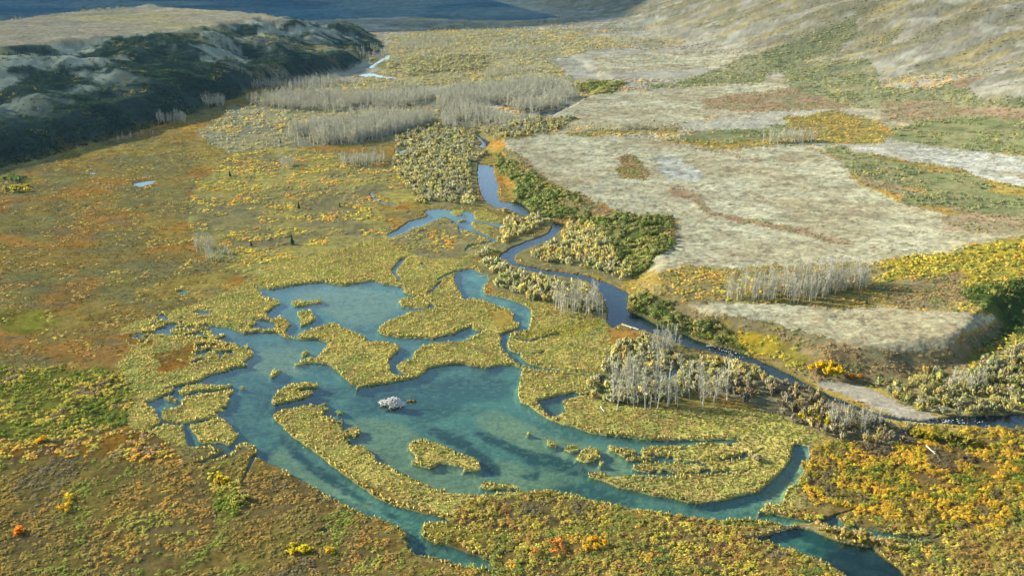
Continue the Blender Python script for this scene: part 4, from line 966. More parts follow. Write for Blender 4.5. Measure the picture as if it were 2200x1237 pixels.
# willow, alder
k, g = pick(zone_is('willow') & flat & (wwi.ravel() < np.where(fpx > 1860, .40, .13)) & (clump > .24), .24, 400)
wil = points(k, U(1.2, 3.6, k), U(1.7, 4.0, k) * g, 1.68 * palette(k, [(164,152,82), (168,158,96), (150,146,100), (176,162,88), (152,148,114), (142,142,86), (164,156,108)], .62, 12, 41))
k, g = pick(zone_is('grey_willow') & flat & (clump > .34), .16, 380)
gwi = points(k, U(1.5, 4.2, k), U(1.6, 3.6, k) * g, 1.5 * palette(k, [(138,130,104), (154,144,108), (128,116,88), (166,150,92), (146,138,112)], .5, 9, 42))
k, g = pick(zone_is('grove') & flat & (clump2 > .40), .06, 480)
gsh = points(k, U(1.4, 3.4, k), U(1.8, 3.2, k) * g, palette(k, [(150,146,118), (160,152,116), (142,140,116), (172,156,96)], .5, 9, 43))
k, g = pick(zone_is('alder') & flat & (clump > .33), .28, 420)
ald = points(k, U(1.4, 3.0, k), U(1.8, 3.6, k) * g, palette(k, [(96,112,54), (112,122,60), (124,124,68), (90,104,50), (136,130,76), (118,124,56), (142,130,70)], .6, 9, 44))

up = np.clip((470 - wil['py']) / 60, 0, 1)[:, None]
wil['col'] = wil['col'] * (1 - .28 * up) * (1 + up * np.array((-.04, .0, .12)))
def front_of_bar(q): return ~((nearest(zid, q['px'], q['py'] - 16, ZS) == ZI['gravel_bar']) | (nearest(zid, q['px'], q['py'] - 30, ZS) == ZI['gravel_bar']) | (nearest(zid, q['px'], q['py'] - 6, ZS) == ZI['gravel_bar']))
wil = sub(wil, front_of_bar(wil)); gwi = sub(gwi, front_of_bar(gwi))

# ------------------------------------------------------------------ single bushes
SHM = {}
def shrub_objects(p, n_max, name, cat_, shapes, group_of, mat=None):
    """the bushes that show largest become things; returns the rest"""
    vis = (p['px'] > -30) & (p['px'] < 2230) & (p['py'] > -5) & (p['py'] < 1260)
    size = np.where(vis, p['h'] * p['r'] / p['D'] ** 2, 0)
    order = np.argsort(-size)[:n_max]
    order = order[size[order] > 0]
    if name not in SHM:
        L = []
        for i in range(5):
            T, tone, cn = shapes[i]
            V = T.reshape(-1, 3)
            f = raw_mesh('foliage', V, np.arange(len(V)), 3, mat or mat_leaf, np.repeat(tone, 3)[:, None] * np.ones((1, 3)), crown=np.repeat(cn, 3, 0))
            r = np.random.default_rng(900 + i); S = []
            for q in range(7):
                th = r.uniform(0, 6.28); e = np.array([math.cos(th) * .3, math.sin(th) * .3, r.uniform(.45, .75)]); b = e * (.15, .15, 0)
                s = np.array([-math.sin(th), math.cos(th), 0]) * .018; s2 = np.array([math.cos(th), math.sin(th), 0]) * .018
                S += [[b + s, b - s, e], [b + s2, b - s2, e]]
            S = np.array(S).reshape(-1, 3); S[:, 2] -= .02
            st = raw_mesh('stems', S, np.arange(len(S)), 3, mat_bark, np.ones((len(S), 3)) * srgb((128,112,90)) * K)
            L.append((f, st))
        SHM[name] = L
    for j in order:
        f, st = SHM[name][int(rng.integers(0, 5))]
        o = bpy.data.objects.new(name, None); C.objects.link(o)
        o.empty_display_size = .5
        o.location = (p['x'][j], p['y'][j], p['z'][j]); o.rotation_euler = (0, 0, rng.uniform(0, 6.28))
        o.scale = (p['r'][j], p['r'][j] * rng.uniform(.85, 1.1), p['h'][j])
        a = link('foliage', f, o); a.color = (*p['col'][j], 1)
        link('stems', st, o)
        lab, grp = group_of(p['px'][j], p['py'][j], p['col'][j])
        tag(o, lab, cat_, grp)
    keep = np.ones(len(p['x']), bool); keep[order] = False
    return sub(p, keep)

def willow_where(px, py, c):
    if px > 1860: return 'olive yellow willow shrub in the thicket behind the gravel bar', 'willows behind the gravel bar'
    if py < 470: return 'grey olive willow shrub in the thicket on the upper river', 'willows on the upper river'
    if py < 720 and px > 1110 and py < 600: return 'yellowish willow shrub in the thicket filling the river bend', 'willows in the river bend'
    if py < 720: return 'olive willow shrub between the side channel and the river', 'willows between channel and river'
    return 'golden grey willow shrub in the thicket below the narrow dark river reach', 'willows below the dark reach'
def alder_where(px, py, c):
    if py < 610 : return 'green alder bush on the terrace slope above the upper river', 'alders on the upper terrace slope'
    return 'green alder bush on the right river bank under the lower terrace', 'alders under the lower terrace'
TONES = [('orange', OR), ('yellow', YE), ('rust brown', RU), ('olive', OL), ('grey brown', GB), ('green', GR), ('tan', TA)]
def tone_of(c):
    q = c / K / 1.6
    d = [np.linalg.norm(q / q.sum() - srgb(t) / srgb(t).sum()) for _, t in TONES]
    return TONES[int(np.argmin(d))][0]
def brush_where(px, py, c):
    t = tone_of(c)
    if px > 1600 and py < 1110: return t + ' low shrub in the orange brush on the right of the lake outlet', t + ' shrubs in the right hand brush'
    if px > 880: return t + ' low shrub in the brush along the bottom of the view', t + ' shrubs along the bottom'
    return t + ' low shrub on the brown heath at the lower left', t + ' shrubs on the lower left heath'
wil = shrub_objects(wil, 230, 'willow_shrub', 'shrub', WIL, willow_where, mat_willow)
gwi = shrub_objects(gwi, 70, 'willow_shrub', 'shrub', WIL, lambda a, b, c: ('ashy grey willow shrub in the thicket left of the gravel bar', 'grey willows left of the gravel bar'))
ald = shrub_objects(ald, 180, 'alder_bush', 'bush', SH_NEAR, alder_where)
br = shrub_objects(br, 300, 'low_shrub', 'shrub', MAT, brush_where)
nr = br['D'] < 330
scatter_mesh('low_brush', sub(br, nr), MAT, mat_leaf, 'dense low autumn brush in orange, rust and olive on the near ground', 'brush')
scatter_mesh('tundra_brush', sub(br, ~nr), MAT_FAR, mat_leaf, 'patchy low brush scattered over the farther tundra and slopes', 'brush')
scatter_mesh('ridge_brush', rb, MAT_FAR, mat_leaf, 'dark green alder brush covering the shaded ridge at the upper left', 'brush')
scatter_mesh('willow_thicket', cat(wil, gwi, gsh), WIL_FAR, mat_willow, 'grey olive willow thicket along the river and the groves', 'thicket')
scatter_mesh('alder_thicket', ald, SH_MID, mat_leaf, 'green alder thicket on the terrace slopes', 'thicket')

# ------------------------------------------------------------------ leafless trees
def ground_z(px, py):
    """where a point of the photograph meets the ground: nearest grid point seen there"""
    d = (fpx - px) ** 2 + (fpy - py) ** 2 + np.where(fwet > .4, 30, 0) + np.where(fD > 2400, 1e9, 0)
    j = int(np.argmin(d))
    return fx_[j], fy_[j], fz_[j]
def in_poly(px, py, P): return inside(px, py, [tuple(q) for q in P])
GROVES = [   # outline of the tree feet, trees, heights, label, group
 ([(1300,845),(1330,815),(1400,830),(1500,835),(1570,850),(1560,880),(1400,885),(1320,890)], 56, (5, 15), 'tall dead white poplar in the sparse stand right of the inner pond', 'white poplars right of the inner pond'),
 ([(1540,640),(1600,622),(1860,604),(1875,625),(1770,640),(1740,655),(1600,648)], 230, (6.5, 11), 'slim leafless poplar in the dense grove between the two pale terraces', 'grove between the terraces'),
 ([(1185,650),(1280,640),(1295,685),(1200,685)], 55, (7, 10), 'leafless poplar in the small grove between side channel and river', 'small grove between channel and river'),
 ([(1760,900),(1880,915),(1900,935),(1780,930)], 26, (6, 8), 'thin grey leafless tree among grey willows left of the gravel bar', 'trees in the grey willows'),
 ([(1380,740),(1470,735),(1480,765),(1400,775)], 26, (6, 9), 'leafless tree on the near bank of the narrow dark river reach', 'trees on the near river bank'),
 ([(2020,830),(2120,820),(2120,850),(2020,850)], 16, (5, 7), 'leafless tree in the willow thicket behind the gravel bar', 'trees behind the gravel bar'),
 ([(415,535),(455,525),(460,545),(425,548)], 28, (5, 8), 'pale bare tree in the small clump on the yellow meadow', 'clump on the yellow meadow'),
 ([(440,555),(495,545),(500,560),(455,566)], 18, (4, 6), 'pale bare tree in the lower clump on the yellow meadow', 'lower clump on the yellow meadow'),
 ([(602,355),(630,350),(632,365),(606,366)], 22, (6, 9), 'grey bare tree in the lone clump left of the river thicket', 'lone clump left of the thicket'),
 ([(725,352),(800,345),(830,350),(815,360),(740,360)], 70, (6, 9), 'grey bare tree in the long clump left of the river thicket', 'long clump left of the thicket'),
 ([(530,220),(620,205),(760,215),(880,195),(920,200),(930,220),(850,235),(750,240),(640,240),(560,232)], 1300, (5, 11), '', ''),
 ([(600,302),(640,285),(700,268),(780,250),(920,252),(930,270),(850,290),(760,312),(650,320)], 1600, (5, 12), '', ''),
 ([(935,208),(1010,190),(1150,175),(1220,192),(1240,212),(1190,247),(1130,252),(1080,227),(1000,227),(940,238)], 1900, (5, 12), '', ''),
 ([(945,242),(1000,227),(1060,247),(1090,275),(1000,287),(950,277)], 330, (6, 11), '', ''),
 ([(1630,308),(1700,300),(1755,304),(1750,310),(1640,312)], 60, (7, 10), 'bare tree in the short grove among orange brush above the far terrace', 'short grove above the far terrace'),
 ([(1215,280),(1440,272),(1440,279),(1220,285)], 150, (4, 7), '', ''),
 ([(335,255),(395,258),(400,268),(340,268)], 40, (6, 9), 'bare tree at the foot of the shaded ridge', 'trees at the foot of the ridge'),
 ([(435,222),(485,222),(480,232),(440,232)], 40, (7, 10), 'bare tree in the clump below the shaded ridge', 'clump below the ridge'),
 ([(540,185),(600,183),(600,192),(545,194)], 50, (6, 9), '', ''),
 ([(540,300),(600,298),(640,322),(560,318)], 40, (3, 5), '', ''),
 ([(1300,78),(1380,72),(1450,62),(1445,72),(1330,84)], 70, (7, 10), '', ''),
 ([(760,110),(900,88),(1040,92),(1030,102),(860,110),(780,135)], 420, (4, 8), '', ''),
 ([(930,165),(1080,150),(1160,148),(1150,158),(1000,175)], 220, (4, 8), '', ''),
 ([(620,210),(800,190),(900,185),(900,195),(700,212)], 220, (4, 8), '', ''),
 ([(860,120),(960,105),(1060,120),(980,140),(880,140)], 90, (4, 7), '', ''),
 ([(1040,110),(1200,95),(1240,105),(1100,125)], 260, (4, 8), '', ''),
 ([(860,88),(960,70),(1100,66),(1000,86),(900,98)], 260, (4, 8), '', ''),
 ([(560,188),(700,172),(760,180),(640,198)], 240, (5, 9), '', ''),
 ([(1060,262),(1130,258),(1160,268),(1080,280)], 160, (4, 8), '', ''),
 ([(240,300),(330,285),(335,292),(250,310)], 20, (3, 5), '', ''),
]
TREES = []
for P, n, hs, lab, grp in GROVES:
    a = np.array(P, float)
    cand = np.where(view & (fpx > a[:, 0].min()) & (fpx < a[:, 0].max()) & (fpy > a[:, 1].min()) & (fpy < a[:, 1].max()) & (fwet < .2))[0]
    cand = cand[in_poly(fpx[cand], fpy[cand], P)]
    if len(cand) == 0: continue
    wts = area[cand] * (1 if lab else .06 + ss(lod(fx_[cand], fy_[cand], fD[cand], 16, 16, 777, 3), .40, .58)); wts = wts / wts.sum()
    sel = rng.choice(cand, min(n, len(cand)), replace=False, p=wts)
    for j in sel:
        TREES.append((fx_[j] + rng.normal(0, .2), fy_[j] + rng.normal(0, .2), fz_[j] - .05, rng.uniform(*hs), fD[j], lab, grp))
bark_tones = [srgb(t) * K for t in ((206,202,176), (190,186,160), (216,210,184), (176,172,148))]
def white(n, c): return np.ones((n, 3)) * c
BT = []
for i in range(6):
    tr, bb = bare_shape(300 + i, 24, 110)
    V, Wv = tr.reshape(-1, 3), bb.reshape(-1, 3)
    BT.append((raw_mesh('trunk', V, np.arange(len(V)), 3, mat_bark, white(len(V), 1)), raw_mesh('branches', Wv, np.arange(len(Wv)), 3, mat_bark, white(len(Wv), .82))))
single = sorted([t for t in TREES if t[5]], key=lambda t: -t[3] / t[4])[:300]
def plant_tree(x, y, z, h, lab, grp, tone, shape):
    o = bpy.data.objects.new('bare_tree', None); C.objects.link(o); o.empty_display_size = 1
    o.location = (x, y, z); o.rotation_euler = (0, 0, rng.uniform(0, 6.28)); o.scale = (h * 1.25, h * 1.25, h)
    for n, m in zip(('trunk', 'branches'), shape):
        link(n, m, o).color = (*tone, 1)
    tag(o, lab, 'tree', grp)
for t in single: plant_tree(t[0], t[1], t[2], t[3], t[5], t[6], bark_tones[int(rng.integers(0, 4))], BT[int(rng.integers(0, 6))])
taken = set(id(t) for t in single)
rest = [t for t in TREES if id(t) not in taken]
FT = []
for i in range(6):
    tr, bb = bare_shape(400 + i, 24, 80, .011, .0052)
    T = np.concatenate([tr[::1], bb]); FT.append((T, np.concatenate([np.ones(len(tr)), np.full(len(bb), .9)]), np.tile((0, 0, 1.0), (len(T), 1))))
ra = np.array([t[:5] for t in rest])
scatter_mesh('bare_woods', dict(x=ra[:, 0], y=ra[:, 1], z=ra[:, 2], h=ra[:, 3], r=ra[:, 3] * 1.3, col=np.array([srgb((208,202,172)) * K * q for q in rng.uniform(.85, 1.15, len(ra))])), FT, mat_bark,
             'grey leafless poplar woods across the middle of the valley', 'woods')

# ------------------------------------------------------------------ bushes, spruces and logs one can point at
def one_shrub(px, py, h, r, rgb, name, label, cat_='bush', n=1, spread=0.0, z=None):
    x, y, zz = ground_z(px, py)
    if z is not None: (x, y), zz = at(px, py, z), z
    o = bpy.data.objects.new(name, None); C.objects.link(o); o.location = (x, y, zz - .05)
    tag(o, label, cat_)
    Ts, tn, cs_ = [], [], []
    for i in range(n):
        T, t, cn = (WIL if h > 1.5 else SH_NEAR)[int(rng.integers(0, 6))]
        q = rng.uniform(.7, 1.1); th = rng.uniform(0, 6.28); c, s = math.cos(th), math.sin(th)
        T = np.stack([T[..., 0] * c - T[..., 1] * s, T[..., 0] * s + T[..., 1] * c, T[..., 2]], -1)
        off = rng.uniform(-1, 1, 2) * spread * (1.0, .8)
        Ts.append(T * (r * q, r * q, h * q) + np.array([off[0], off[1], 0])); tn.append(t * rng.uniform(.9, 1.1)); cs_.append(np.stack([cn[:, 0] * c - cn[:, 1] * s, cn[:, 0] * s + cn[:, 1] * c, cn[:, 2]], -1))
    V = np.concatenate(Ts).reshape(-1, 3); t = np.repeat(np.concatenate(tn), 3)[:, None]
    link('foliage', raw_mesh('foliage', V, np.arange(len(V)), 3, mat_willow if h > 1.5 else mat_leaf, t * srgb(rgb) * K * (1.9 if h > 1.5 else 1.4), crown=np.repeat(np.concatenate(cs_), 3, 0)), o)
    S = []
    for q in range(8):
        th = q * .8; e = np.array([math.cos(th) * .3 * r, math.sin(th) * .3 * r, .6 * h]); b = e * (.15, .15, 0) - (0, 0, .1)
        s = np.array([-math.sin(th), math.cos(th), 0]) * .05
        S += [[b + s, b - s, e]]
    S = np.array(S).reshape(-1, 3)
    link('stems', raw_mesh('stems', S, np.arange(len(S)), 3, mat_bark, white(len(S), srgb((120,104,84)) * K)), o)
    return o
one_shrub(1768, 800, 3.2, 4.2, (226,190,30), 'willow_bush', 'large bright yellow bush on the bank under the lower pale terrace', n=7, spread=4.2)
one_shrub(1835, 818, 2.2, 3.0, (206,140,40), 'willow_bush', 'orange brown bush right of the large bright yellow bush', n=3, spread=2.2)
one_shrub(648, 1182, 1.7, 2.6, (208,190,36), 'willow_bush', 'lemon yellow bush on the brown heath near the bottom edge', n=5, spread=2.2)
one_shrub(700, 1187, 1.4, 2.2, (200,158,38), 'willow_bush', 'amber bush beside the lemon yellow bush near the bottom edge', n=3, spread=1.8)
one_shrub(48, 1148, 1.6, 2.2, (222,128,30), 'willow_bush', 'lone orange bush at the far left of the bottom heath', n=3, spread=1.0)
one_shrub(150, 1074, 1.4, 2.4, (206,170,46), 'willow_bush', 'upper of two yellow bushes on the left heath', n=3, spread=1.6)
one_shrub(146, 1094, 1.4, 2.4, (212,162,40), 'willow_bush', 'lower of two yellow bushes on the left heath', n=3, spread=1.6)
one_shrub(95, 954, 1.8, 2.8, (206,158,36), 'willow_bush', 'golden bush under the green brush at the left edge', n=4, spread=2.0)
one_shrub(1625, 990, 2.0, 3.0, (176,166,124), 'willow_bush', 'lone pale grey bush on the golden striped marsh spit', n=2, spread=.5)
one_shrub(1275, 1172, 1.6, 2.2, (222,170,30), 'willow_bush', 'bright yellow bush amid rusty brush below the lake', n=5, spread=2.6)
one_shrub(1178, 1180, 1.3, 2.4, (190,124,56), 'willow_bush', 'rusty orange bush left of the bright yellow bush below the lake', n=6, spread=3.2)
one_shrub(1085, 458, 3.0, 4.2, (176,160,88), 'willow_bush', 'round straw coloured willow by the upper pond', n=1)
one_shrub(1105, 465, 2.6, 3.6, (168,158,104), 'willow_bush', 'greyish willow right of the round straw coloured one', n=1)
one_shrub(1190, 538, 2.6, 3.4, (206,152,52), 'willow_bush', 'orange willow glowing among the olive ones in the river bend', n=2, spread=1.2)
one_shrub(1985, 945, 3.0, 5.0, (176,160,50), 'willow_bush', 'big rounded yellow green bush behind the orange brush', n=4, spread=2.2)
one_shrub(2060, 955, 2.8, 5.2, (158,148,66), 'willow_bush', 'big rounded olive bush right of the yellow green one', n=4, spread=2.4)
one_shrub(1735, 905, 3.2, 3.0, (190,168,44), 'willow_bush', 'yellow willow at the head of the narrow east arm', n=3, spread=1.6)
one_shrub(1770, 915, 3.2, 2.8, (176,162,44), 'willow_bush', 'yellow green willow amid grey ones above the east arm', n=3, spread=1.4)
one_shrub(35, 408, 3.2, 6.0, (150,138,48), 'willow_bush', 'yellow olive thicket at the foot of the shaded ridge', n=9, spread=9.0)
one_shrub(20, 388, 3.4, 6.0, (84,104,56), 'willow_bush', 'dark green thicket at the foot of the shaded ridge', n=9, spread=9.0)
one_shrub(480, 1035, 1.8, 3.0, (196,166,44), 'willow_bush', 'yellow bush at the top of the dark green gully', n=4, spread=2.0)
one_shrub(515, 1080, 1.6, 2.6, (150,150,62), 'willow_bush', 'pale green bush at the lower end of the dark green gully', n=5, spread=2.6)
one_shrub(1745, 1052 - 45, 1.5, 2.2, (186,160,56), 'willow_bush', 'yellow rounded shrub jutting into the east arm', n=3, spread=1.0)
# the row of round shrubs on the bar over the pool
ROW = [(1757,1130),(1770,1140),(1782,1146),(1797,1145),(1812,1150),(1822,1158),(1835,1156),(1848,1160),(1858,1156),(1868,1160),(1875,1168),(1852,1168),(1892,1172),(1908,1180)]
for i, (a, b) in enumerate(ROW):
    o = one_shrub(a, b, rng.uniform(1.7, 2.4), rng.uniform(2.3, 3.3), [(214,190,124), (200,176,108), (180,166,76)][i % 3], 'rounded_shrub', 'straw coloured round shrub in the row between the outlet and the pool', 'shrub', 1)
    o['group'] = 'round shrubs between outlet and pool'
# dark spruces on the yellow mosaic
def spruce(px, py, h, label):
    x, y, z = ground_z(px, py)
    o = bpy.data.objects.new('spruce_tree', None); C.objects.link(o); o.location = (x, y, z); tag(o, label, 'tree')
    r = np.random.default_rng(int(px)); T = []
    for i in range(170):
        q = r.uniform(.08, 1) ; rad = (1.02 - q) * .26 * h * r.uniform(.5, 1.1); th = r.uniform(0, 6.28)
        c = np.array([0, 0, q * h]); e = c + np.array([math.cos(th) * rad, math.sin(th) * rad, -.12 * rad]); s = np.array([-math.sin(th), math.cos(th), .3]) * .10 * h * (1.1 - q)
        T.append([c + (0, 0, .05 * h), e + s, e - s])
    V = np.array(T).reshape(-1, 3)
    link('crown', raw_mesh('crown', V, np.arange(len(V)), 3, mat_leaf, np.repeat(r.uniform(.8, 1.2, 170), 3)[:, None] * srgb((62,84,52)) * K, crown=norm(V * (1, 1, .1) + (0, 0, .4))), o)
    tr, _ = bare_shape(5, 1, 0, .03); V = tr.reshape(-1, 3) * h
    link('trunk', raw_mesh('trunk', V, np.arange(len(V)), 3, mat_bark, white(len(V), srgb((96,84,70)) * K)), o)
spruce(628, 526, 5.0, 'small dark spruce standing alone amid the yellow brush')
spruce(642, 448, 4.0, 'dark spruce on the brown patch above the yellow brush')
spruce(730, 447, 3.2, 'tiny dark spruce right of the brown patch')
spruce(540, 530, 3.0, 'tiny dark spruce between the pale clump and the lone spruce')
spruce(495, 380, 4.2, 'dark spruce near the left rim of the yellow brush')
spruce(605, 312, 4.2, 'dark spruce left of the big grey grove')
spruce(1860, 655, 3.2, 'small dark spruce on the edge of the grove between the terraces')

# ------------------------------------------------------------------ beaver lodge, dam, logs
def stick(a, b, r0, r1, sides=5):
    a, b = np.array(a, float), np.array(b, float); d = norm(b - a); s = norm(np.cross(d, (.3, .2, .9))); t = np.cross(d, s); T = []
    for k in range(sides):
        q0, q1 = 2 * math.pi * k / sides, 2 * math.pi * (k + 1) / sides
        u0, u1 = s * math.cos(q0) + t * math.sin(q0), s * math.cos(q1) + t * math.sin(q1)
        T += [[a + u0 * r0, a + u1 * r0, b + u1 * r1], [a + u0 * r0, b + u1 * r1, b + u0 * r1], [b, b + u0 * r1, b + u1 * r1], [a, a + u1 * r0, a + u0 * r0]]
    return T
def mound(cx, cy, rx, ry, h, seed, n=22, m=9):
    g = np.linspace(0, 2 * np.pi, n, endpoint=False); V = []
    r = np.random.default_rng(seed)
    for j in range(m):
        q = 1 - j / (m - 1)
        for a in g:
            w_ = 1 + .18 * math.sin(3 * a + seed) + .1 * math.sin(7 * a + j)
            V.append((cx + rx * q * w_ * math.cos(a) + r.normal(0, .08), cy + ry * q * w_ * math.sin(a) + r.normal(0, .08), -.9 + (h + .9) * (1 - q ** 2.2) + r.normal(0, .06)))
    f = []
    for j in range(m - 1):
        for i in range(n):
            f += [[j * n + i, j * n + (i + 1) % n, (j + 1) * n + (i + 1) % n], [j * n + i, (j + 1) * n + (i + 1) % n, (j + 1) * n + i]]
    return np.array(V)[np.array(f)]
lx, ly = at(845, 868, 0.0)
lodge = bpy.data.objects.new('beaver_lodge', None); C.objects.link(lodge); lodge.location = (lx, ly, .1)
tag(lodge, 'pale grey beaver lodge of heaped sticks standing in the lake', 'beaver lodge')
M = np.concatenate([mound(0, 0, 2.5, 2.2, 1.7, 1), mound(-2.7, .2, 1.9, 1.5, .8, 2), mound(1.3, -.5, 2.2, 1.7, .9, 3)]); V = M.reshape(-1, 3)
link('mound', raw_mesh('mound', V, np.arange(len(V)), 3, mat_bark, rng.uniform(.8, 1.2, (len(M), 1)).repeat(3, 0) * srgb((128,116,96)) * K), lodge)
T = []; cc = []
for i in range(340):
    j = rng.choice(3, p=[.5, .25, .25]); c = [(0, 0, 2.4, 2.1, 1.75), (-2.7, .2, 1.8, 1.4, .8), (1.3, -.5, 2.1, 1.6, .9)][j]
    th, q = rng.uniform(0, 6.28), math.sqrt(rng.uniform(0, 1)) * 1.02
    p = np.array([c[0] + c[2] * q * math.cos(th), c[1] + c[3] * q * math.sin(th), max(.05, c[4] * (1 - q ** 2.2) + rng.uniform(-.02, .25))])
    d = norm(rng.normal(0, 1, 3) * (1, 1, .35)) * rng.uniform(.35, 1.0)
    s = stick(p - d, p + d, .10, .06, 4); T += s; cc += [rng.uniform(.6, 1.3)] * len(s)
V = np.array(T).reshape(-1, 3)
link('sticks', raw_mesh('sticks', V, np.arange(len(V)), 3, mat_bark, np.repeat(np.array(cc), 3)[:, None] * srgb((222,216,204)) * K * 1.1), lodge)
tx, ty = at(884, 863, 0.0); u26 = np.linspace(-1, 1, 26)
P = dict(x=tx + u26 * 1.2, y=ty + rng.normal(0, .12, 26), z=np.full(26, -.1), h=rng.uniform(.5, 1, 26), r=rng.uniform(.7, 1.1, 26), col=np.tile(srgb((190,158,96)) * K, (26, 1)))
tag(scatter_mesh('sedge_clump', P, TUFT, mat_blade, 'small straw coloured sedge clump beside the beaver lodge', 'plant', kind='thing'))

def dam(path, name, label, r=.5):
    o = bpy.data.objects.new(name, None); C.objects.link(o)
    W_ = pts(path); o.location = (*W_[len(W_) // 2], 0); o0 = np.array([*W_[len(W_) // 2], 0])
    tag(o, label, 'beaver dam')
    T = []; cc = []; D_ = []
    for i in range(len(W_) - 1):
        a, b = np.array([*W_[i], 0]) - o0, np.array([*W_[i + 1], 0]) - o0
        D_ += stick(a + (0, 0, -.05), b + (0, 0, -.05), r, r, 7)
        L = np.linalg.norm(b - a)
        for q in range(int(L * 9)):
            u = rng.random(); p = a + (b - a) * u + np.array([rng.normal(0, r * .5), rng.normal(0, r * .5), rng.uniform(.15, r * .9)])
            d = norm(norm(b - a) + rng.normal(0, .55, 3) * (1, 1, .3)) * rng.uniform(.3, .9)
            s = stick(p - d, p + d, .06, .04, 4); T += s; cc += [rng.uniform(.7, 1.25)] * len(s)
    V = np.array(D_).reshape(-1, 3); link('mud_bank', raw_mesh('mud_bank', V, np.arange(len(V)), 3, mat_bark, white(len(V), srgb((112,104,88)) * K)), o)
    V = np.array(T).reshape(-1, 3); link('sticks', raw_mesh('sticks', V, np.arange(len(V)), 3, mat_bark, np.repeat(np.array(cc), 3)[:, None] * srgb((164,156,140)) * K), o)
dam([(1600,1157),(1640,1149),(1676,1139),(1700,1132),(1716,1131),(1740,1135),(1757,1141)], 'beaver_dam', 'thin curved grey beaver dam between the outlet and the dark pool', .42)
dam([(1706,951),(1716,949),(1728,951),(1737,953),(1739,962),(1741,972),(1742,984)], 'beaver_dam', 'ragged grey beaver dam at the head of the narrow east arm', .45)
def log(a, b, label, rad=.16, z=.35, rgb=(206,200,184)):
    (x0, y0), (x1, y1) = at(*a, z), at(*b, z)
    V = np.array(stick((0, 0, 0), (x1 - x0, y1 - y0, .25), rad, rad * .5, 6) + stick(((x1 - x0) * .6, (y1 - y0) * .6, .15), ((x1 - x0) * .75 + .5, (y1 - y0) * .75 - .6, .6), rad * .4, rad * .15, 4)).reshape(-1, 3)
    o = link('fallen_log', raw_mesh('fallen_log', V, np.arange(len(V)), 3, mat_bark, white(len(V), srgb(rgb) * K))); o.location = (x0, y0, z)
    tag(o, label, 'log')
log((1990,957), (2009,976), 'bleached fallen log lying in the orange brush on the right', .16, 1.4)
log((1905,930), (1912,944), 'short bleached log at the top of the orange brush', .16, 1.4)
log((1517,743), (1530,744), 'white log stranded in the narrow dark river reach', .25, .1)
log((1336,697), (1372,709), 'pale driftwood log on the near bank of the dark reach', .3, .4)
log((1030,593), (1043,594), 'pale branch floating in the side pond', .12, .05)
log((1290,872), (1298,886), 'white log beside the inner pond', .14, .7)

# ------------------------------------------------------------------ white water on the dark reach
fm, nt, out = new_mat('white_water')
d = N(nt, 'ShaderNodeBsdfDiffuse'); d.inputs[0].default_value = (.75, .8, .8, 1); nt.links.new(d.outputs[0], out.inputs[0])
T = []
def riffle(x0, y0, x1, y1, n, wid_=9):
    for i in range(n):
        u = rng.random(); px, py = x0 + (x1 - x0) * u + rng.normal(0, wid_), y0 + (y1 - y0) * u + rng.normal(0, wid_ * .45)
        if nearest(water_id, np.array([px]), np.array([py]))[0] != 2: continue
        cx, cy = at(px, py, .03); L = rng.uniform(.08, .28); th = rng.normal(-.5, .5)
        a = np.array([math.cos(th), math.sin(th), 0]) * L; b = np.array([-math.sin(th), math.cos(th), 0]) * L * .35; c = np.array([cx, cy, .03])
        T.extend([[c - a, c - b, c + (0, 0, .07)], [c - b, c + a, c + (0, 0, .07)], [c + a, c + b, c + (0, 0, .07)], [c + b, c - a, c + (0, 0, .07)]])
riffle(1535, 750, 1595, 765, 46); riffle(2000, 903, 2110, 905, 40, 7)
V = np.array(T).reshape(-1, 3)
tag(link('white_water', raw_mesh('white_water', V, np.arange(len(V)), 3, fm)), 'white riffles breaking on the dark river reach', 'riffles', kind='stuff')

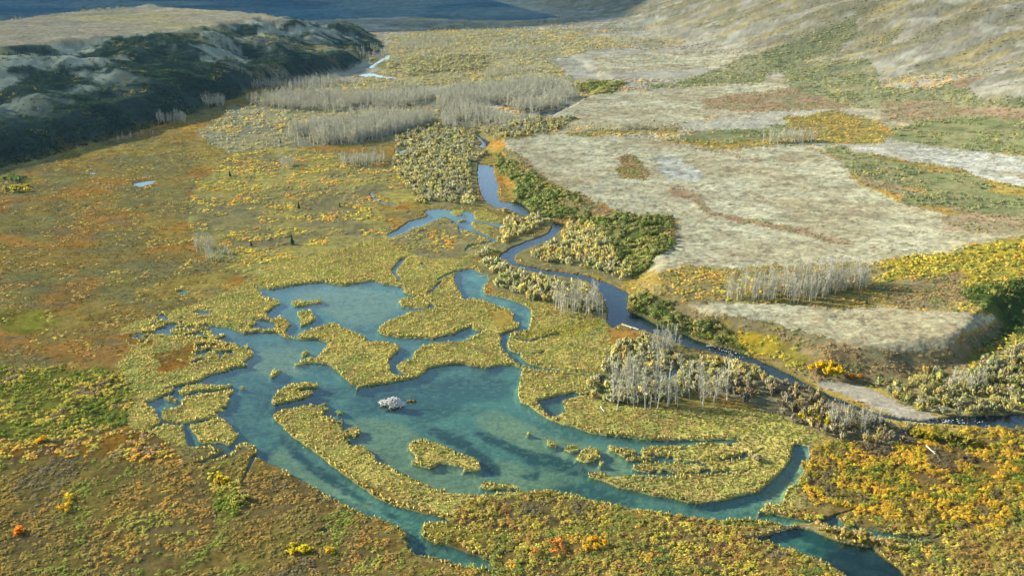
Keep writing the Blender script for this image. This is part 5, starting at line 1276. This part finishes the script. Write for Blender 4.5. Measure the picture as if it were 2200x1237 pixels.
# ------------------------------------------------------------------ a cloud out of view whose shadow lies over the far plain
cm, nt, out = new_mat('cloud_white')
d = N(nt, 'ShaderNodeBsdfDiffuse'); d.inputs[0].default_value = (.85, .86, .88, 1); nt.links.new(d.outputs[0], out.inputs[0])
def cloud(cx, cy, rx, ry, rz, alt):
    off = alt / math.tan(SUN_EL)
    n, m = 96, 40
    V = []
    for j in range(m + 1):
        ph = math.pi * (j / m - .5)
        for i in range(n):
            th = 2 * math.pi * i / n
            V.append((math.cos(th) * math.cos(ph), math.sin(th) * math.cos(ph), math.sin(ph)))
    V = np.array(V)
    w_ = 1 + .22 * (fbm(V[:, 0] * 2.3 + 9 + V[:, 2], V[:, 1] * 2.3 + 5, 701, 4) - .5)
    V = V * w_[:, None] * (rx, ry, rz)
    f = []
    for j in range(m):
        for i in range(n):
            f += [j * n + i, j * n + (i + 1) % n, (j + 1) * n + (i + 1) % n, (j + 1) * n + i]
    o = link('cloud', raw_mesh('cloud', V, np.array(f), 4, cm))
    o.location = (cx + SUN_FROM[0] * off, cy + SUN_FROM[1] * off, alt)
    tag(o, 'low cumulus cloud out of view whose shadow darkens the far plain', 'cloud')
cloud(-800, 3330, 1550, 1950, 160, 1300)

# ------------------------------------------------------------------ the air: thin blue haze over the valley
hm, nt, out = new_mat('haze_air')
pv = N(nt, 'ShaderNodeVolumePrincipled')
pv.inputs['Color'].default_value = (.35, .68, 1.0, 1); pv.inputs['Density'].default_value = .000014; pv.inputs['Anisotropy'].default_value = .1
nt.links.new(pv.outputs[0], out.inputs['Volume'])
ex = float(max(abs(X).max(), Y.max())) + 50
zt, zb = max(float(Z.max()), H) + 8, float(Z.min()) - 1
bv = np.array([(x, y, z) for z in (zb, zt) for y in (-60, ex) for x in (-ex, ex)])
bf = np.array([0, 2, 3, 1, 4, 5, 7, 6, 0, 1, 5, 4, 2, 6, 7, 3, 0, 4, 6, 2, 1, 3, 7, 5])
tag(link('haze', raw_mesh('haze', bv, bf, 4, hm)), 'thin blue haze that veils the far plain', 'haze', kind='stuff')
